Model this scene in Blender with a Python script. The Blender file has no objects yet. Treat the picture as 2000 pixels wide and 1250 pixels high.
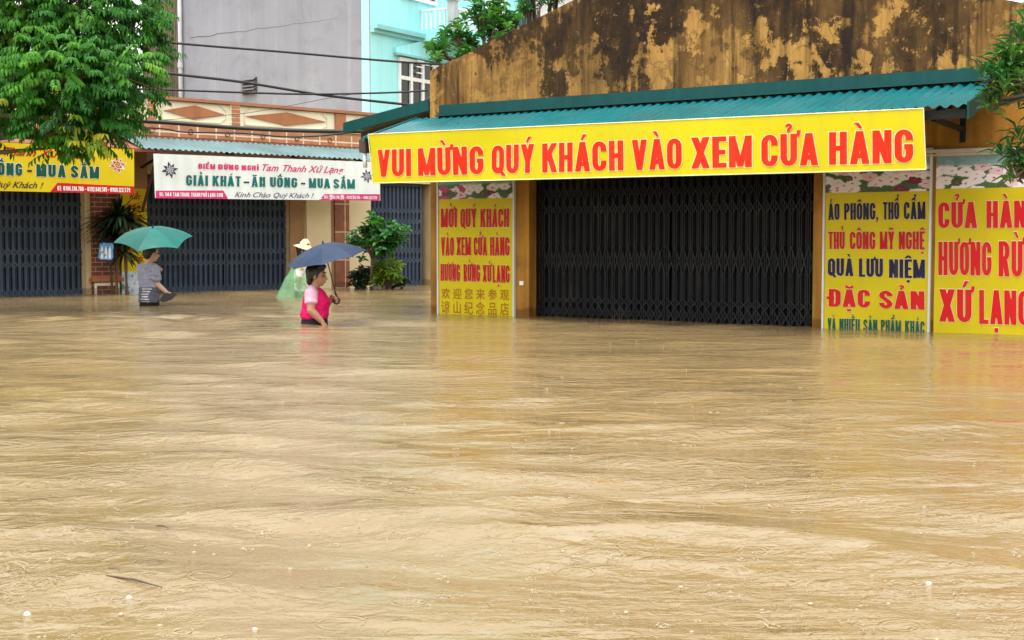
import bpy, bmesh, math, random, unicodedata
import numpy as np
from mathutils import Vector, Matrix, noise as mnoise
random.seed(7); np.random.seed(7)
sc = bpy.context.scene
COL = sc.collection
R = math.radians

# ------------------------------------------------------------------ camera, sky, sun, exposure
CAM_H = 0.85
FPX = 2700.0                       # focal length in photograph pixels (2000 wide)
PITCH = math.atan(152.0 / FPX)
cam = bpy.data.cameras.new('camera'); cam.sensor_width = 36; cam.lens = 36 * FPX / 2000
cam.clip_start = 0.05; cam.clip_end = 3000
camo = bpy.data.objects.new('camera', cam); COL.objects.link(camo)
camo.location = (0, 0, CAM_H); camo.rotation_euler = (math.pi / 2 - PITCH, 0, 0)
sc.camera = camo

SUN_EL, SUN_AZ = R(76), R(208)
world = bpy.data.worlds.new('World'); sc.world = world; world.use_nodes = True
wn = world.node_tree
bg = wn.nodes['Background']; bg.inputs['Strength'].default_value = 0.15
sky = wn.nodes.new('ShaderNodeTexSky'); sky.sky_type = 'NISHITA'; sky.sun_disc = False
sky.sun_elevation = SUN_EL; sky.sun_rotation = SUN_AZ; sky.dust_density = 4.0; sky.air_density = 4.0; sky.ozone_density = 0.3
hs = wn.nodes.new('ShaderNodeHueSaturation'); hs.inputs['Saturation'].default_value = 0.15
wn.links.new(sky.outputs[0], hs.inputs['Color']); wn.links.new(hs.outputs[0], bg.inputs['Color'])
sl = bpy.data.lights.new('sun', 'SUN'); sl.energy = 0.5; sl.angle = R(25); sl.color = (1.0, .96, .9)
so = bpy.data.objects.new('sun', sl); COL.objects.link(so)
to_sun = Vector((math.sin(SUN_AZ) * math.cos(SUN_EL), math.cos(SUN_AZ) * math.cos(SUN_EL), math.sin(SUN_EL)))
so.rotation_euler = to_sun.to_track_quat('Z', 'Y').to_euler()
sc.view_settings.view_transform = 'Standard'; sc.view_settings.look = 'None'
sc.view_settings.gamma = 1; sc.view_settings.exposure = 1.4; sc.view_settings.use_curve_mapping = False

# ------------------------------------------------------------------ measuring helpers
CO = Vector((0, 0, CAM_H))
FWD = Vector((0, math.cos(PITCH), -math.sin(PITCH))); UP = Vector((0, math.sin(PITCH), math.cos(PITCH)))
def ray(x, y):
    return Vector((1, 0, 0)) * ((x - 1000) / FPX) + UP * (-(y - 625) / FPX) + FWD
def at(x, y, Y):                    # point at world depth Y
    r = ray(x, y); return CO + r * (Y / r.y)
def on_water(x, y, z=0.0):
    r = ray(x, y); return CO + r * ((z - CAM_H) / r.z)

class Plane:                        # a vertical facade: u along it, z up, n outward
    def __init__(s, o, u):
        s.o = Vector((o[0], o[1], 0)); s.u = Vector((u[0], u[1], 0)).normalized()
        s.n = Vector((s.u.y, -s.u.x, 0))
        if s.n.dot(-s.o) < 0: s.n = -s.n
        s.ang = math.atan2(s.u.y, s.u.x)
    def P(s, u, z, n=0.0):
        p = s.o + s.u * u + s.n * n; return Vector((p.x, p.y, z))
    def uv(s, x, y, n=0.0):
        r = ray(x, y); q = s.o + s.n * n - CO
        t = q.dot(s.n) / r.dot(s.n); p = CO + r * t
        return ((p - s.o).dot(s.u), p.z)
    def U(s, x, y=480, n=0.0): return s.uv(x, y, n)[0]
    def Z(s, x, y, n=0.0): return s.uv(x, y, n)[1]

# ------------------------------------------------------------------ object helpers
class MB:
    def __init__(s): s.v = []; s.f = []; s.m = []; s.t = []; s.cm = 0; s.ct = 0.0
    def add(s, vs, fs):
        b = len(s.v); s.v.extend([tuple(v) for v in vs])
        for f in fs: s.f.append([b + i for i in f]); s.m.append(s.cm); s.t.append(s.ct)
    def poly(s, vs): s.add(vs, [list(range(len(vs)))])
    def hexa(s, p):   # p: 4 bottom, 4 top
        s.add(p, [(3, 2, 1, 0), (4, 5, 6, 7), (0, 1, 5, 4), (1, 2, 6, 5), (2, 3, 7, 6), (3, 0, 4, 7)])
    def pbox(s, pl, u0, u1, z0, z1, n0, n1):
        P = pl.P
        s.hexa([P(u0, z0, n1), P(u1, z0, n1), P(u1, z0, n0), P(u0, z0, n0), P(u0, z1, n1), P(u1, z1, n1), P(u1, z1, n0), P(u0, z1, n0)])
    def box(s, a, b):
        x0, y0, z0 = a; x1, y1, z1 = b
        s.hexa([(x0, y0, z0), (x1, y0, z0), (x1, y1, z0), (x0, y1, z0), (x0, y0, z1), (x1, y0, z1), (x1, y1, z1), (x0, y1, z1)])
    def pprism(s, pl, uz, n0, n1):   # polygon in the facade, extruded along n
        k = len(uz); vs = [pl.P(u, z, n1) for u, z in uz] + [pl.P(u, z, n0) for u, z in uz]
        s.add(vs, [list(range(k)), list(range(2 * k - 1, k - 1, -1))] + [(i, i + k, (i + 1) % k + k, (i + 1) % k) for i in range(k)])
    def bar(s, a, b, w, h, up=Vector((0, 0, 1))):
        a = Vector(a); b = Vector(b); d = (b - a).normalized(); x = d.cross(up)
        if x.length < 1e-4: x = d.cross(Vector((0, 1, 0)))
        x.normalize(); y = x.cross(d).normalized(); x *= w / 2; y *= h / 2
        s.hexa([a - x - y, a + x - y, a + x + y, a - x + y, b - x - y, b + x - y, b + x + y, b - x + y])
    def tube(s, pts, r, seg=8, cap=True):
        pts = [Vector(p) for p in pts]; n = len(pts)
        rr = r if isinstance(r, (list, tuple)) else [r] * n
        T = [(pts[min(i + 1, n - 1)] - pts[max(i - 1, 0)]).normalized() for i in range(n)]
        x = T[0].orthogonal().normalized(); vs = []; fs = []
        for i in range(n):
            x = (x - T[i] * x.dot(T[i])).normalized(); y = T[i].cross(x)
            for k in range(seg):
                a = 2 * math.pi * k / seg; vs.append(pts[i] + (x * math.cos(a) + y * math.sin(a)) * rr[i])
        for i in range(n - 1):
            for k in range(seg):
                k2 = (k + 1) % seg; fs.append((i * seg + k, i * seg + k2, (i + 1) * seg + k2, (i + 1) * seg + k))
        if cap: fs.append(tuple(range(seg - 1, -1, -1))); fs.append(tuple((n - 1) * seg + k for k in range(seg)))
        s.add(vs, fs)
    def limb(s, pts, r, seg=14):     # tube with rounded ends
        pts = [Vector(p) for p in pts]; r = list(r)
        d0 = (pts[0] - pts[1]).normalized(); d1 = (pts[-1] - pts[-2]).normalized(); P = []; Q = []
        for k in (1.0, .87, .5):
            P.append(pts[0] + d0 * r[0] * k); Q.append(r[0] * math.sqrt(max(.004, 1 - k * k)))
        P += pts; Q += r
        for k in (.5, .87, 1.0):
            P.append(pts[-1] + d1 * r[-1] * k); Q.append(r[-1] * math.sqrt(max(.004, 1 - k * k)))
        s.tube(P, Q, seg)
    def stack(s, secs, seg=24):      # horizontal elliptical sections (z, cx, cy, rx, ry[, power])
        vs = []; fs = []; n = len(secs)
        for q in secs:
            z, cx, cy, rx, ry = q[:5]; pw = q[5] if len(q) > 5 else 2.0
            for k in range(seg):
                a = 2 * math.pi * k / seg; c, d = math.cos(a), math.sin(a)
                vs.append((cx + rx * math.copysign(abs(c) ** (2 / pw), c), cy + ry * math.copysign(abs(d) ** (2 / pw), d), z))
        for i in range(n - 1):
            for k in range(seg):
                k2 = (k + 1) % seg; fs.append((i * seg + k, i * seg + k2, (i + 1) * seg + k2, (i + 1) * seg + k))
        fs.append(tuple(range(seg - 1, -1, -1))); fs.append(tuple((n - 1) * seg + k for k in range(seg)))
        s.add(vs, fs)
    def ball(s, c, rx, ry=None, rz=None, seg=16, rings=10, rot=None):
        ry = ry or rx; rz = rz or rx; c = Vector(c); vs = []; fs = []
        for i in range(rings + 1):
            p = math.pi * i / rings
            for k in range(seg):
                a = 2 * math.pi * k / seg
                q = Vector((rx * math.sin(p) * math.cos(a), ry * math.sin(p) * math.sin(a), rz * math.cos(p)))
                if rot: q = rot @ q
                vs.append(c + q)
        for i in range(rings):
            for k in range(seg):
                k2 = (k + 1) % seg; fs.append((i * seg + k, (i + 1) * seg + k, (i + 1) * seg + k2, i * seg + k2))
        s.add(vs, fs)
    def grid(s, fn, nu, nv):
        vs = [fn(i / nu, j / nv) for j in range(nv + 1) for i in range(nu + 1)]
        w = nu + 1
        s.add(vs, [(j * w + i, j * w + i + 1, (j + 1) * w + i + 1, (j + 1) * w + i) for j in range(nv) for i in range(nu)])
    def build(s, name, mat, parent=None, smooth=False, local=False, tint=False, loc=None):
        me = bpy.data.meshes.new(name)
        off = Vector((0, 0, 0))
        if parent is not None and not local:
            p = parent
            while p is not None: off += p.location; p = p.parent
        if loc is not None: off += Vector(loc)
        vs = np.array(s.v, dtype=np.float64) - np.array(off)
        me.from_pydata(vs.tolist(), [], s.f); 
        mats = mat if isinstance(mat, (list, tuple)) else [mat]
        for m in mats: me.materials.append(m)
        if len(mats) > 1: me.polygons.foreach_set('material_index', s.m)
        if smooth: me.polygons.foreach_set('use_smooth', [True] * len(s.f))
        if tint:
            at_ = me.attributes.new('tint', 'FLOAT', 'FACE'); at_.data.foreach_set('value', s.t)
        me.validate(); me.update()
        o = bpy.data.objects.new(name, me); COL.objects.link(o)
        if parent is not None: o.parent = parent
        if loc is not None: o.location = loc
        return o

def join_into(o, p):
    """print p's faces (lettering) onto o: one mesh, several inks"""
    A, B = o.data, p.data; k = len(A.materials); n = len(A.vertices)
    vs = [tuple(v.co) for v in A.vertices] + [tuple(v.co) for v in B.vertices]
    fs = [list(q.vertices) for q in A.polygons] + [[i + n for i in q.vertices] for q in B.polygons]
    mi = [q.material_index for q in A.polygons] + [q.material_index + k for q in B.polygons]
    sm = [q.use_smooth for q in A.polygons] + [False] * len(B.polygons)
    me = bpy.data.meshes.new(A.name); me.from_pydata(vs, [], fs)
    for m in list(A.materials) + list(B.materials): me.materials.append(m)
    me.polygons.foreach_set('material_index', mi); me.polygons.foreach_set('use_smooth', sm); me.update()
    o.data = me; bpy.data.objects.remove(p)
def fix_normals(o):
    bm = bmesh.new(); bm.from_mesh(o.data); bmesh.ops.recalc_face_normals(bm, faces=bm.faces); bm.to_mesh(o.data); bm.free(); return o
def empty(name, loc, label=None, cat=None, group=None, rz=0):
    o = bpy.data.objects.new(name, None); COL.objects.link(o); o.location = loc; o.rotation_euler = (0, 0, rz)
    o.empty_display_size = .1
    if label: tag(o, label, cat, group)
    return o
def tag(o, label, cat, group=None):
    o['label'] = label; o['category'] = cat
    if group: o['group'] = group
    return o
def struct(o): o['kind'] = 'structure'; return o

# ------------------------------------------------------------------ materials
def srgb(r, g, b):
    f = lambda c: ((c / 255) / 12.92 if c <= 10 else (((c / 255) + .055) / 1.055) ** 2.4)
    return (f(r), f(g), f(b), 1)
class NT:
    def __init__(s, name):
        s.m = bpy.data.materials.new(name); s.m.use_nodes = True; s.t = s.m.node_tree; s.b = s.t.nodes['Principled BSDF']
    def n(s, typ, **kw):
        o = s.t.nodes.new('ShaderNode' + typ)
        for k, v in kw.items():
            if k in o.inputs: s.set(o.inputs[k], v)
            else: setattr(o, k, v)
        return o
    def set(s, inp, v):
        if isinstance(v, bpy.types.NodeSocket): s.t.links.new(v, inp)
        else: inp.default_value = v
    def coord(s, scale=(1, 1, 1), plane=None):
        g = s.n('NewGeometry').outputs['Position']
        if plane is not None:
            m0 = s.n('Mapping'); m0.vector_type = 'POINT'; s.set(m0.inputs['Vector'], g)
            m0.inputs['Rotation'].default_value = (0, 0, -plane.ang); g = m0.outputs[0]
        m = s.n('Mapping'); s.set(m.inputs['Vector'], g); m.inputs['Scale'].default_value = scale
        return m.outputs[0]
    def noise(s, vec, scale, detail=4, rough=.55, dist=0.0):
        o = s.n('TexNoise'); s.set(o.inputs['Vector'], vec); o.inputs['Scale'].default_value = scale; o.inputs['Detail'].default_value = detail
        o.inputs['Roughness'].default_value = rough; o.inputs['Distortion'].default_value = dist
        return o.outputs['Fac']
    def ramp(s, fac, stops, interp='LINEAR'):
        o = s.n('ValToRGB'); s.set(o.inputs[0], fac); o.color_ramp.interpolation = interp
        e = o.color_ramp.elements
        while len(e) > len(stops): e.remove(e[-1])
        while len(e) < len(stops): e.new(1.0)
        for i, (p, c) in enumerate(stops):
            e[i].position = p; e[i].color = c if not isinstance(c, (int, float)) else (c, c, c, 1)
        return o.outputs[0]
    def mix(s, fac, a, b, mode='MIX'):
        o = s.n('Mix'); o.data_type = 'RGBA'; o.blend_type = mode
        s.set(o.inputs[0], fac); s.set(o.inputs[6], a); s.set(o.inputs[7], b); return o.outputs[2]
    def math(s, op, a, b=0.0, c=None):
        o = s.n('Math'); o.operation = op; s.set(o.inputs[0], a); s.set(o.inputs[1], b)
        if c is not None: s.set(o.inputs[2], c)
        return o.outputs[0]
    def bump(s, h, strength=.3, dist=.01):
        o = s.n('Bump'); o.inputs['Strength'].default_value = strength; o.inputs['Distance'].default_value = dist; s.set(o.inputs['Height'], h)
        s.t.links.new(o.outputs[0], s.b.inputs['Normal'])
    def base(s, c): s.set(s.b.inputs['Base Color'], c)
    def rough(s, v): s.set(s.b.inputs['Roughness'], v)
def M(name, col, rough=.6, var=.15, scale=3.0, bump=0.0, bscale=60, streak=0.0, plane=None, metal=0.0, dirt=None, dirt_amt=.4):
    k = NT(name); c = tuple(col[:3]) + (1,)
    v = k.coord()
    n = k.noise(v, scale, 6, .6)
    f = k.ramp(n, [(.3, 1 - var), (.7, 1 + var)])
    out = k.mix(1.0, c, f, 'MULTIPLY')
    if streak:
        n2 = k.noise(k.coord((9, 9, .5), plane), 1.0, 5, .6)
        f2 = k.ramp(n2, [(.35, 1 - streak), (.62, 1.0)])
        out = k.mix(1.0, out, f2, 'MULTIPLY')
    if dirt is not None:
        n3 = k.noise(v, scale * .7, 8, .7, .4)
        out = k.mix(k.ramp(n3, [(.5, 0.0), (.68, dirt_amt)]), out, tuple(dirt[:3]) + (1,))
    k.base(out); k.rough(rough); k.b.inputs['Metallic'].default_value = metal
    if bump: k.bump(k.noise(v, bscale, 5, .6), bump, .01)
    return k.m
# ------------------------------------------------------------------ stroke alphabet for painted and printed signs
def arcs(cx, cy, rx, ry, a0, a1, n=8):
    return [(cx + rx * math.cos(R(a0 + (a1 - a0) * i / n)), cy + ry * math.sin(R(a0 + (a1 - a0) * i / n))) for i in range(n + 1)]
def stroke(pts, t, th, closed=False):
    n = len(pts); L = []; Rr = []
    for i in range(n):
        a = pts[(i - 1) % n] if closed or i > 0 else pts[i]; b = pts[(i + 1) % n] if closed or i < n - 1 else pts[i]
        dx, dy = b[0] - a[0], b[1] - a[1]; l = math.hypot(dx, dy) or 1; nx, ny = -dy / l, dx / l
        L.append((pts[i][0] + nx * t / 2, pts[i][1] + ny * th / 2)); Rr.append((pts[i][0] - nx * t / 2, pts[i][1] - ny * th / 2))
    m = n if closed else n - 1
    return [[L[i], L[(i + 1) % n], Rr[(i + 1) % n], Rr[i]] for i in range(m)]
def rect(x0, y0, x1, y1): return [[(x0, y0), (x1, y0), (x1, y1), (x0, y1)]]
def diag(x0, y0, x1, y1, w): return [[(x0 - w / 2, y0), (x0 + w / 2, y0), (x1 + w / 2, y1), (x1 - w / 2, y1)]]
def spline(P, n=5):
    out = []
    for i in range(len(P) - 1):
        p0 = P[max(i - 1, 0)]; p1 = P[i]; p2 = P[i + 1]; p3 = P[min(i + 2, len(P) - 1)]
        for k in range(n):
            t = k / n
            out.append(tuple(.5 * (2 * p1[j] + (p2[j] - p0[j]) * t + (2 * p0[j] - 5 * p1[j] + 4 * p2[j] - p3[j]) * t * t + (3 * p1[j] - p0[j] - 3 * p2[j] + p3[j]) * t ** 3) for j in (0, 1)))
    return out + [P[-1]]
def glyph(c, t=.17, th=.13, g=0.0):
    """strokes of one capital in a cell of height 1; g grows every edge (for the pale outline)"""
    W = .48; a = t / 2; r = W - t / 2; cx = W / 2; b = th / 2; rx = (W - t) / 2; ry = .2
    T, H = t + 2 * g, th + 2 * g
    def V(x, y0=0, y1=1): return rect(x - T / 2, y0 - g, x + T / 2, y1 + g)
    def Hb(y, x0, x1): return rect(x0 - g, y - H / 2, x1 + g, y + H / 2)
    def S(p, cl=False): return stroke(p, T, H, cl)
    def D(x0, y0, x1, y1, w=t): 
        k = g / max(.2, abs(y1 - y0)) * (x1 - x0) * (1 if y1 > y0 else 1)
        s = 1 if y1 > y0 else -1
        return diag(x0 - k, y0 - g * s, x1 + k, y1 + g * s, w * 1.06 + 2 * g)
    ring = arcs(cx, 1 - b - ry, rx, ry, 0, 180) + arcs(cx, b + ry, rx, ry, 180, 360)
    if c == 'O': return W, S(ring, True)
    if c == 'Q': return W, S(ring, True) + D(W * .55, .22, W * 1.0, -.08, t * .8)
    if c == 'C': return W, S([(r, .66)] + arcs(cx, 1 - b - ry, rx, ry, 0, 180) + arcs(cx, b + ry, rx, ry, 180, 360) + [(r, .34)])
    if c == 'G': return W, S([(r, .68)] + arcs(cx, 1 - b - ry, rx, ry, 0, 180) + arcs(cx, b + ry, rx, ry, 180, 360) + [(r, .5)]) + Hb(.48, W * .52, W - .01)
    if c == 'U': return W, S([(a, 1 + g)] + arcs(cx, b + ry, rx, ry, 180, 360) + [(r, 1 + g)])
    if c == 'J': return W, S([(a, .3)] + arcs(cx, b + ry, rx, ry, 180, 360) + [(r, 1 + g)])
    if c in 'DĐ':
        p = V(a) + S([(a, b), (cx, b)] + arcs(cx, b + ry, rx, ry, 270, 360) + arcs(cx, 1 - b - ry, rx, ry, 0, 90) + [(a, 1 - b)])
        return W, p + (Hb(.5, -.09, cx * .95) if c == 'Đ' else [])
    if c in 'PR':
        p = V(a) + S([(a, 1 - b), (cx, 1 - b)] + arcs(cx, .72, rx, .28 - b, 90, -90) + [(a, .44 + b)])
        return W, p + (D(cx + .03, .46, W - t * .5, 0) if c == 'R' else [])
    if c == 'S': return W, S(spline([(r, .70), (r - .005, .80), (cx, 1 - b), (a + .005, .80), (a + .01, .66), (cx, .50), (r - .01, .34), (r - .005, .2), (cx, b), (a + .005, .2), (a, .31)], 5))
    if c == 'E': return .40, V(a) + Hb(1 - b, a, .40) + Hb(.5, a, .37) + Hb(b, a, .40)
    if c == 'L': return .39, V(a) + Hb(b, a, .39)
    if c == 'T': return .44, V(.22) + Hb(1 - b, 0, .44)
    if c == 'H': return W, V(a) + V(r) + Hb(.5, a, r)
    if c == 'I': return t, V(a)
    if c == 'N': return W + .02, V(a) + V(r + .02) + D(a, 1, r + .02, 0, t * .95)
    if c == 'M': return .62, V(a * .92) + V(.62 - a * .92) + D(a * .95, 1, .31, .02, t * .8) + D(.62 - a * .95, 1, .31, .02, t * .8)
    if c == 'A': return .52, D(a, 0, .26, 1, t * .95) + D(.52 - a, 0, .26, 1, t * .95) + Hb(.25, .12, .40)
    if c == 'V': return .50, D(a, 1, .25, 0, t * .95) + D(.50 - a, 1, .25, 0, t * .95)
    if c == 'X': return .52, D(a, 1, .52 - a, 0) + D(.52 - a, 1, a, 0)
    if c == 'Y': return .50, D(a, 1, .25, .42) + D(.50 - a, 1, .25, .42) + V(.25, 0, .46)
    if c == 'K': return .52, V(a) + D(.52 - a * .9, 1, a + .02, .40, t) + D(.25, .62, .52 - a * .9, 0, t)
    if c == ',': return t * .9, rect(0 - g, -g, t * .85 + g, .15 + g) + D(.10, .0, .04, -.14, .07)
    if c == '.': return t * .8, rect(-g, -g, t * .8 + g, .14 + g)
    if c == ':': return t * .8, rect(-g, -g, t * .8 + g, .15 + g) + rect(-g, .45 - g, t * .8 + g, .6 + g)
    if c == '-': return .28, Hb(.42, 0, .28)
    if c == '!': return t, rect(0, .3, t, 1) + rect(0, 0, t, .16)
    if c == '0': return W, S(ring, True)
    if c == '1': return .26, V(.26 - a) + D(.04, .78, .26 - a, .96, t * .7)
    if c == '2': return W, S(spline([(a, .7), (a + .01, .82), (cx, 1 - b), (r - .005, .8), (r - .03, .58), (cx, .34), (a, .1)], 4)) + Hb(b, 0, W)
    if c == '3': return W, S(spline([(a, .74), (cx, 1 - b), (r, .76), (cx + .02, .54), (r, .28), (cx, b), (a, .27)], 5))
    if c == '4': return W, V(r - .04) + Hb(.26, 0, W) + D(r - .06, 1, a, .26, t * .8)
    if c == '5': return W, Hb(1 - b, a, W - .02) + V(a, .5, 1) + S(spline([(a, .52), (cx, .62), (r, .4), (r - .02, .18), (cx, b), (a, .22)], 4))
    if c == '6': return W, S(spline([(r, .76), (cx, 1 - b), (a, .7), (a, .28), (cx, b), (r, .28), (cx, .55), (a, .36)], 4))
    if c == '7': return W, Hb(1 - b, 0, W) + D(r, 1 - th, cx - .06, 0, t * .9)
    if c == '8': return W, S(arcs(cx, .73, rx * .9, .27 - b, 0, 360, 14)[:-1], True) + S(arcs(cx, .27, rx, .29 - b, 0, 360, 14)[:-1], True)
    if c == '9': return W, S(spline([(a, .24), (cx, b), (r, .3), (r, .72), (cx, 1 - b), (a, .72), (cx, .45), (r, .64)], 4))
    return .25, []
def word_polys(s, t=.17, th=.13, g=0.0, gap=.10):
    """list of (polygons) for a word laid from x=0, and its width"""
    x = 0; out = []
    for ch in s:
        if ch == ' ': x += .22; continue
        nf = unicodedata.normalize('NFD', ch); base = nf[0]; marks = nf[1:]
        if ch == 'Đ': base = 'Đ'; marks = ''
        w, ps = glyph(base, t, th, g); P = list(ps); c = w / 2; tm = t * .62 + 2 * g; hm = th * .75 + 2 * g
        top = 1.06
        if '\u031b' in marks:
            P += stroke([(w - t * .6, .93), (w + .03, .95), (w + .06, 1.1)], t * .62 + 2 * g, th * .7 + 2 * g)
        if '\u0302' in marks:
            P += stroke([(c - .15, 1.07), (c, 1.19)], tm, hm) + stroke([(c, 1.19), (c + .15, 1.07)], tm, hm); top = 1.17
        if '\u0306' in marks:
            P += stroke(arcs(c, 1.2, .13, .11, 180, 360, 6), tm * .9, hm); top = 1.17
        if '\u0303' in marks: P += stroke(spline([(c - .16, 1.10), (c - .08, 1.18), (c + .06, 1.11), (c + .16, 1.19)], 4), tm, hm)
        dx = .10 if top > 1.1 else 0
        if '\u0300' in marks: P += [[(c - .15 - g, top + .20 + g), (c - .02 + g, top + .20 + g), (c + .08 + g, top + .02 - g), (c - .01 - g, top + .02 - g)]]
        if '\u0301' in marks: P += [[(c - .07 - g, top + .0 - g), (c + .02 + g, top + .0 - g), (c + .15 + g, top + .2 + g), (c + .02 - g, top + .2 + g)]]
        if '\u0309' in marks: P += stroke(spline([(c - .07 + dx, top + .17), (c + dx, top + .23), (c + .07 + dx, top + .16), (c + dx, top + .08), (c + dx, top + .01)], 3), t * .45 + 2 * g, th * .55 + 2 * g)
        if '\u0323' in marks: P += rect(c - t * .4 - g, -.24 - g, c + t * .4 + g, -.11 + g)
        out.append([[(x + p[0], p[1]) for p in q] for q in P]); x += w + gap
    return out, x - gap

class Sheet:   # cloth or board hung parallel to a facade, with a gentle ripple
    def __init__(s, pl, n0, amp=0.0, seed=0, fn=None):
        s.pl = pl; s.n0 = n0; s.amp = amp; s.sd = seed; s.fn = fn
    def dn(s, u, z):
        if s.fn: return s.fn(u, z)
        if not s.amp: return 0
        return s.amp * (mnoise.noise(Vector((u * 1.1, z * 1.6, s.sd))) + .45 * mnoise.noise(Vector((u * 3.1 + z * 2, z * 3.0, s.sd + 5))))
    def pos(s, u, z, off=0.0): return s.pl.P(u, z, s.n0 + s.dn(u, z) + off)
    def uv(s, x, y): return s.pl.uv(x, y, s.n0)
    def panel(s, mb, q, nu=40, nv=10, th=.006, off=0.0):   # q: pixel corners TL TR BR BL
        c = [s.uv(*p) for p in q]
        def bil(i, j): return tuple((c[3][k] * (1 - i) + c[2][k] * i) * (1 - j) + (c[0][k] * (1 - i) + c[1][k] * i) * j for k in (0, 1))
        mb.grid(lambda i, j: s.pos(*bil(i, j), off), nu, nv)
        mb.grid(lambda i, j: s.pos(*bil(1 - i, j), off - th), nu, nv)
        for (e, k) in ((lambda i: (i, 1), nu), (lambda i: (1 - i, 0), nu), (lambda i: (1, 1 - i), nv), (lambda i: (0, i), nv)):
            mb.grid(lambda i, j: s.pos(*bil(*e(i)), off - th * (1 - j) if j < 1 else off), k, 1)
    def text(s, mb, word, x0, yb0, yt0, x1, yb1, yt1, mi=0, halo=None, t=.17, th=.13, hg=.035, gap=.10):
        c = [s.uv(x0, yt0), s.uv(x1, yt1), s.uv(x1, yb1), s.uv(x0, yb0)]
        for lay, (g, m, o0) in enumerate(((hg, halo, .0025), (0.0, mi, .0065))):
            if m is None: continue
            polys, w = word_polys(word, t, th, g, gap); mb.cm = m
            k = 0
            for gl in polys:
                for q in gl:
                    k += 1; vs = []
                    for (x, y) in q:
                        i = x / w; j = y
                        u, z = ((c[3][a] * (1 - i) + c[2][a] * i) * (1 - j) + (c[0][a] * (1 - i) + c[1][a] * i) * j for a in (0, 1))
                        vs.append(s.pos(u, z, o0 + .0001 * (k % 24)))
                    mb.poly(vs)
        mb.cm = 0
    def script(s, mb, txt, x0, yb0, yt0, x1, yb1, yt1, mi=0, shear=.35, offset=.012, off=.0045):
        """small cursive or Chinese lettering from the built-in typeface"""
        verts, polys = font_mesh(txt, shear, offset)
        xs = [v[0] for v in verts]; x_0, w = min(xs), max(xs) - min(xs); cap = font_cap
        c = [s.uv(x0, yt0), s.uv(x1, yt1), s.uv(x1, yb1), s.uv(x0, yb0)]; P = []
        for v in verts:
            i = (v[0] - x_0) / w; j = v[1] / cap
            u, z = ((c[3][a] * (1 - i) + c[2][a] * i) * (1 - j) + (c[0][a] * (1 - i) + c[1][a] * i) * j for a in (0, 1))
            P.append(s.pos(u, z, off))
        mb.cm = mi; mb.add(P, polys); mb.cm = 0
font_cap = .70
def font_mesh(txt, shear, offset):
    cu = bpy.data.curves.new('lettering', 'FONT'); cu.body = txt; cu.size = 1; cu.shear = shear; cu.offset = offset; cu.resolution_u = 3
    o = bpy.data.objects.new('lettering', cu); COL.objects.link(o)
    dg = bpy.context.evaluated_depsgraph_get(); dg.update()
    me = bpy.data.meshes.new_from_object(o.evaluated_get(dg))
    v = [tuple(x.co) for x in me.vertices]; f = [list(p.vertices) for p in me.polygons]
    bpy.data.objects.remove(o); bpy.data.curves.remove(cu); bpy.data.meshes.remove(me)
    return v, f
def bake(o, mods, crease=0.0):
    """apply remesh / smooth so that a figure is one continuous surface"""
    for typ, kw in mods:
        m = o.modifiers.new(typ.lower(), typ)
        for k, v in kw.items(): setattr(m, k, v)
    dg = bpy.context.evaluated_depsgraph_get(); dg.update()
    me = bpy.data.meshes.new_from_object(o.evaluated_get(dg)); old = o.data
    o.modifiers.clear(); o.data = me; me.name = old.name
    if not me.materials:
        for m in old.materials: me.materials.append(m)
    if crease:
        k = len(me.vertices); nr = [Vector(v.normal) for v in me.vertices]
        for i, v in enumerate(me.vertices):
            p = v.co; q = Vector((p.x * 9 + p.z * 5, p.y * 9, p.z * 15 + p.x * 6))
            a = 1 - abs(mnoise.noise(q)) * 2.2; b_ = mnoise.noise(q * 2.1 + Vector((7, 3, 1)))
            v.co = p + nr[i] * (crease * (max(0, a) ** 2 * .9 + b_ * .5))
    me.polygons.foreach_set('use_smooth', [True] * len(me.polygons)); me.update()
    return o
# ------------------------------------------------------------------ facades
a = on_water(840, 612); b = on_water(2000, 655)
S = Plane((a.x, a.y), (b.x - a.x, b.y - a.y))
a = on_water(0, 580); b = on_water(840, 557)
L = Plane((a.x, a.y), (b.x - a.x, b.y - a.y))
cb = at(725, 300, 31.0)
B2 = Plane((cb.x, cb.y), (.521, .853))       # bright blue street front
B1 = Plane((cb.x, cb.y), (.796, -.606))      # bare grey party wall

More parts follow.
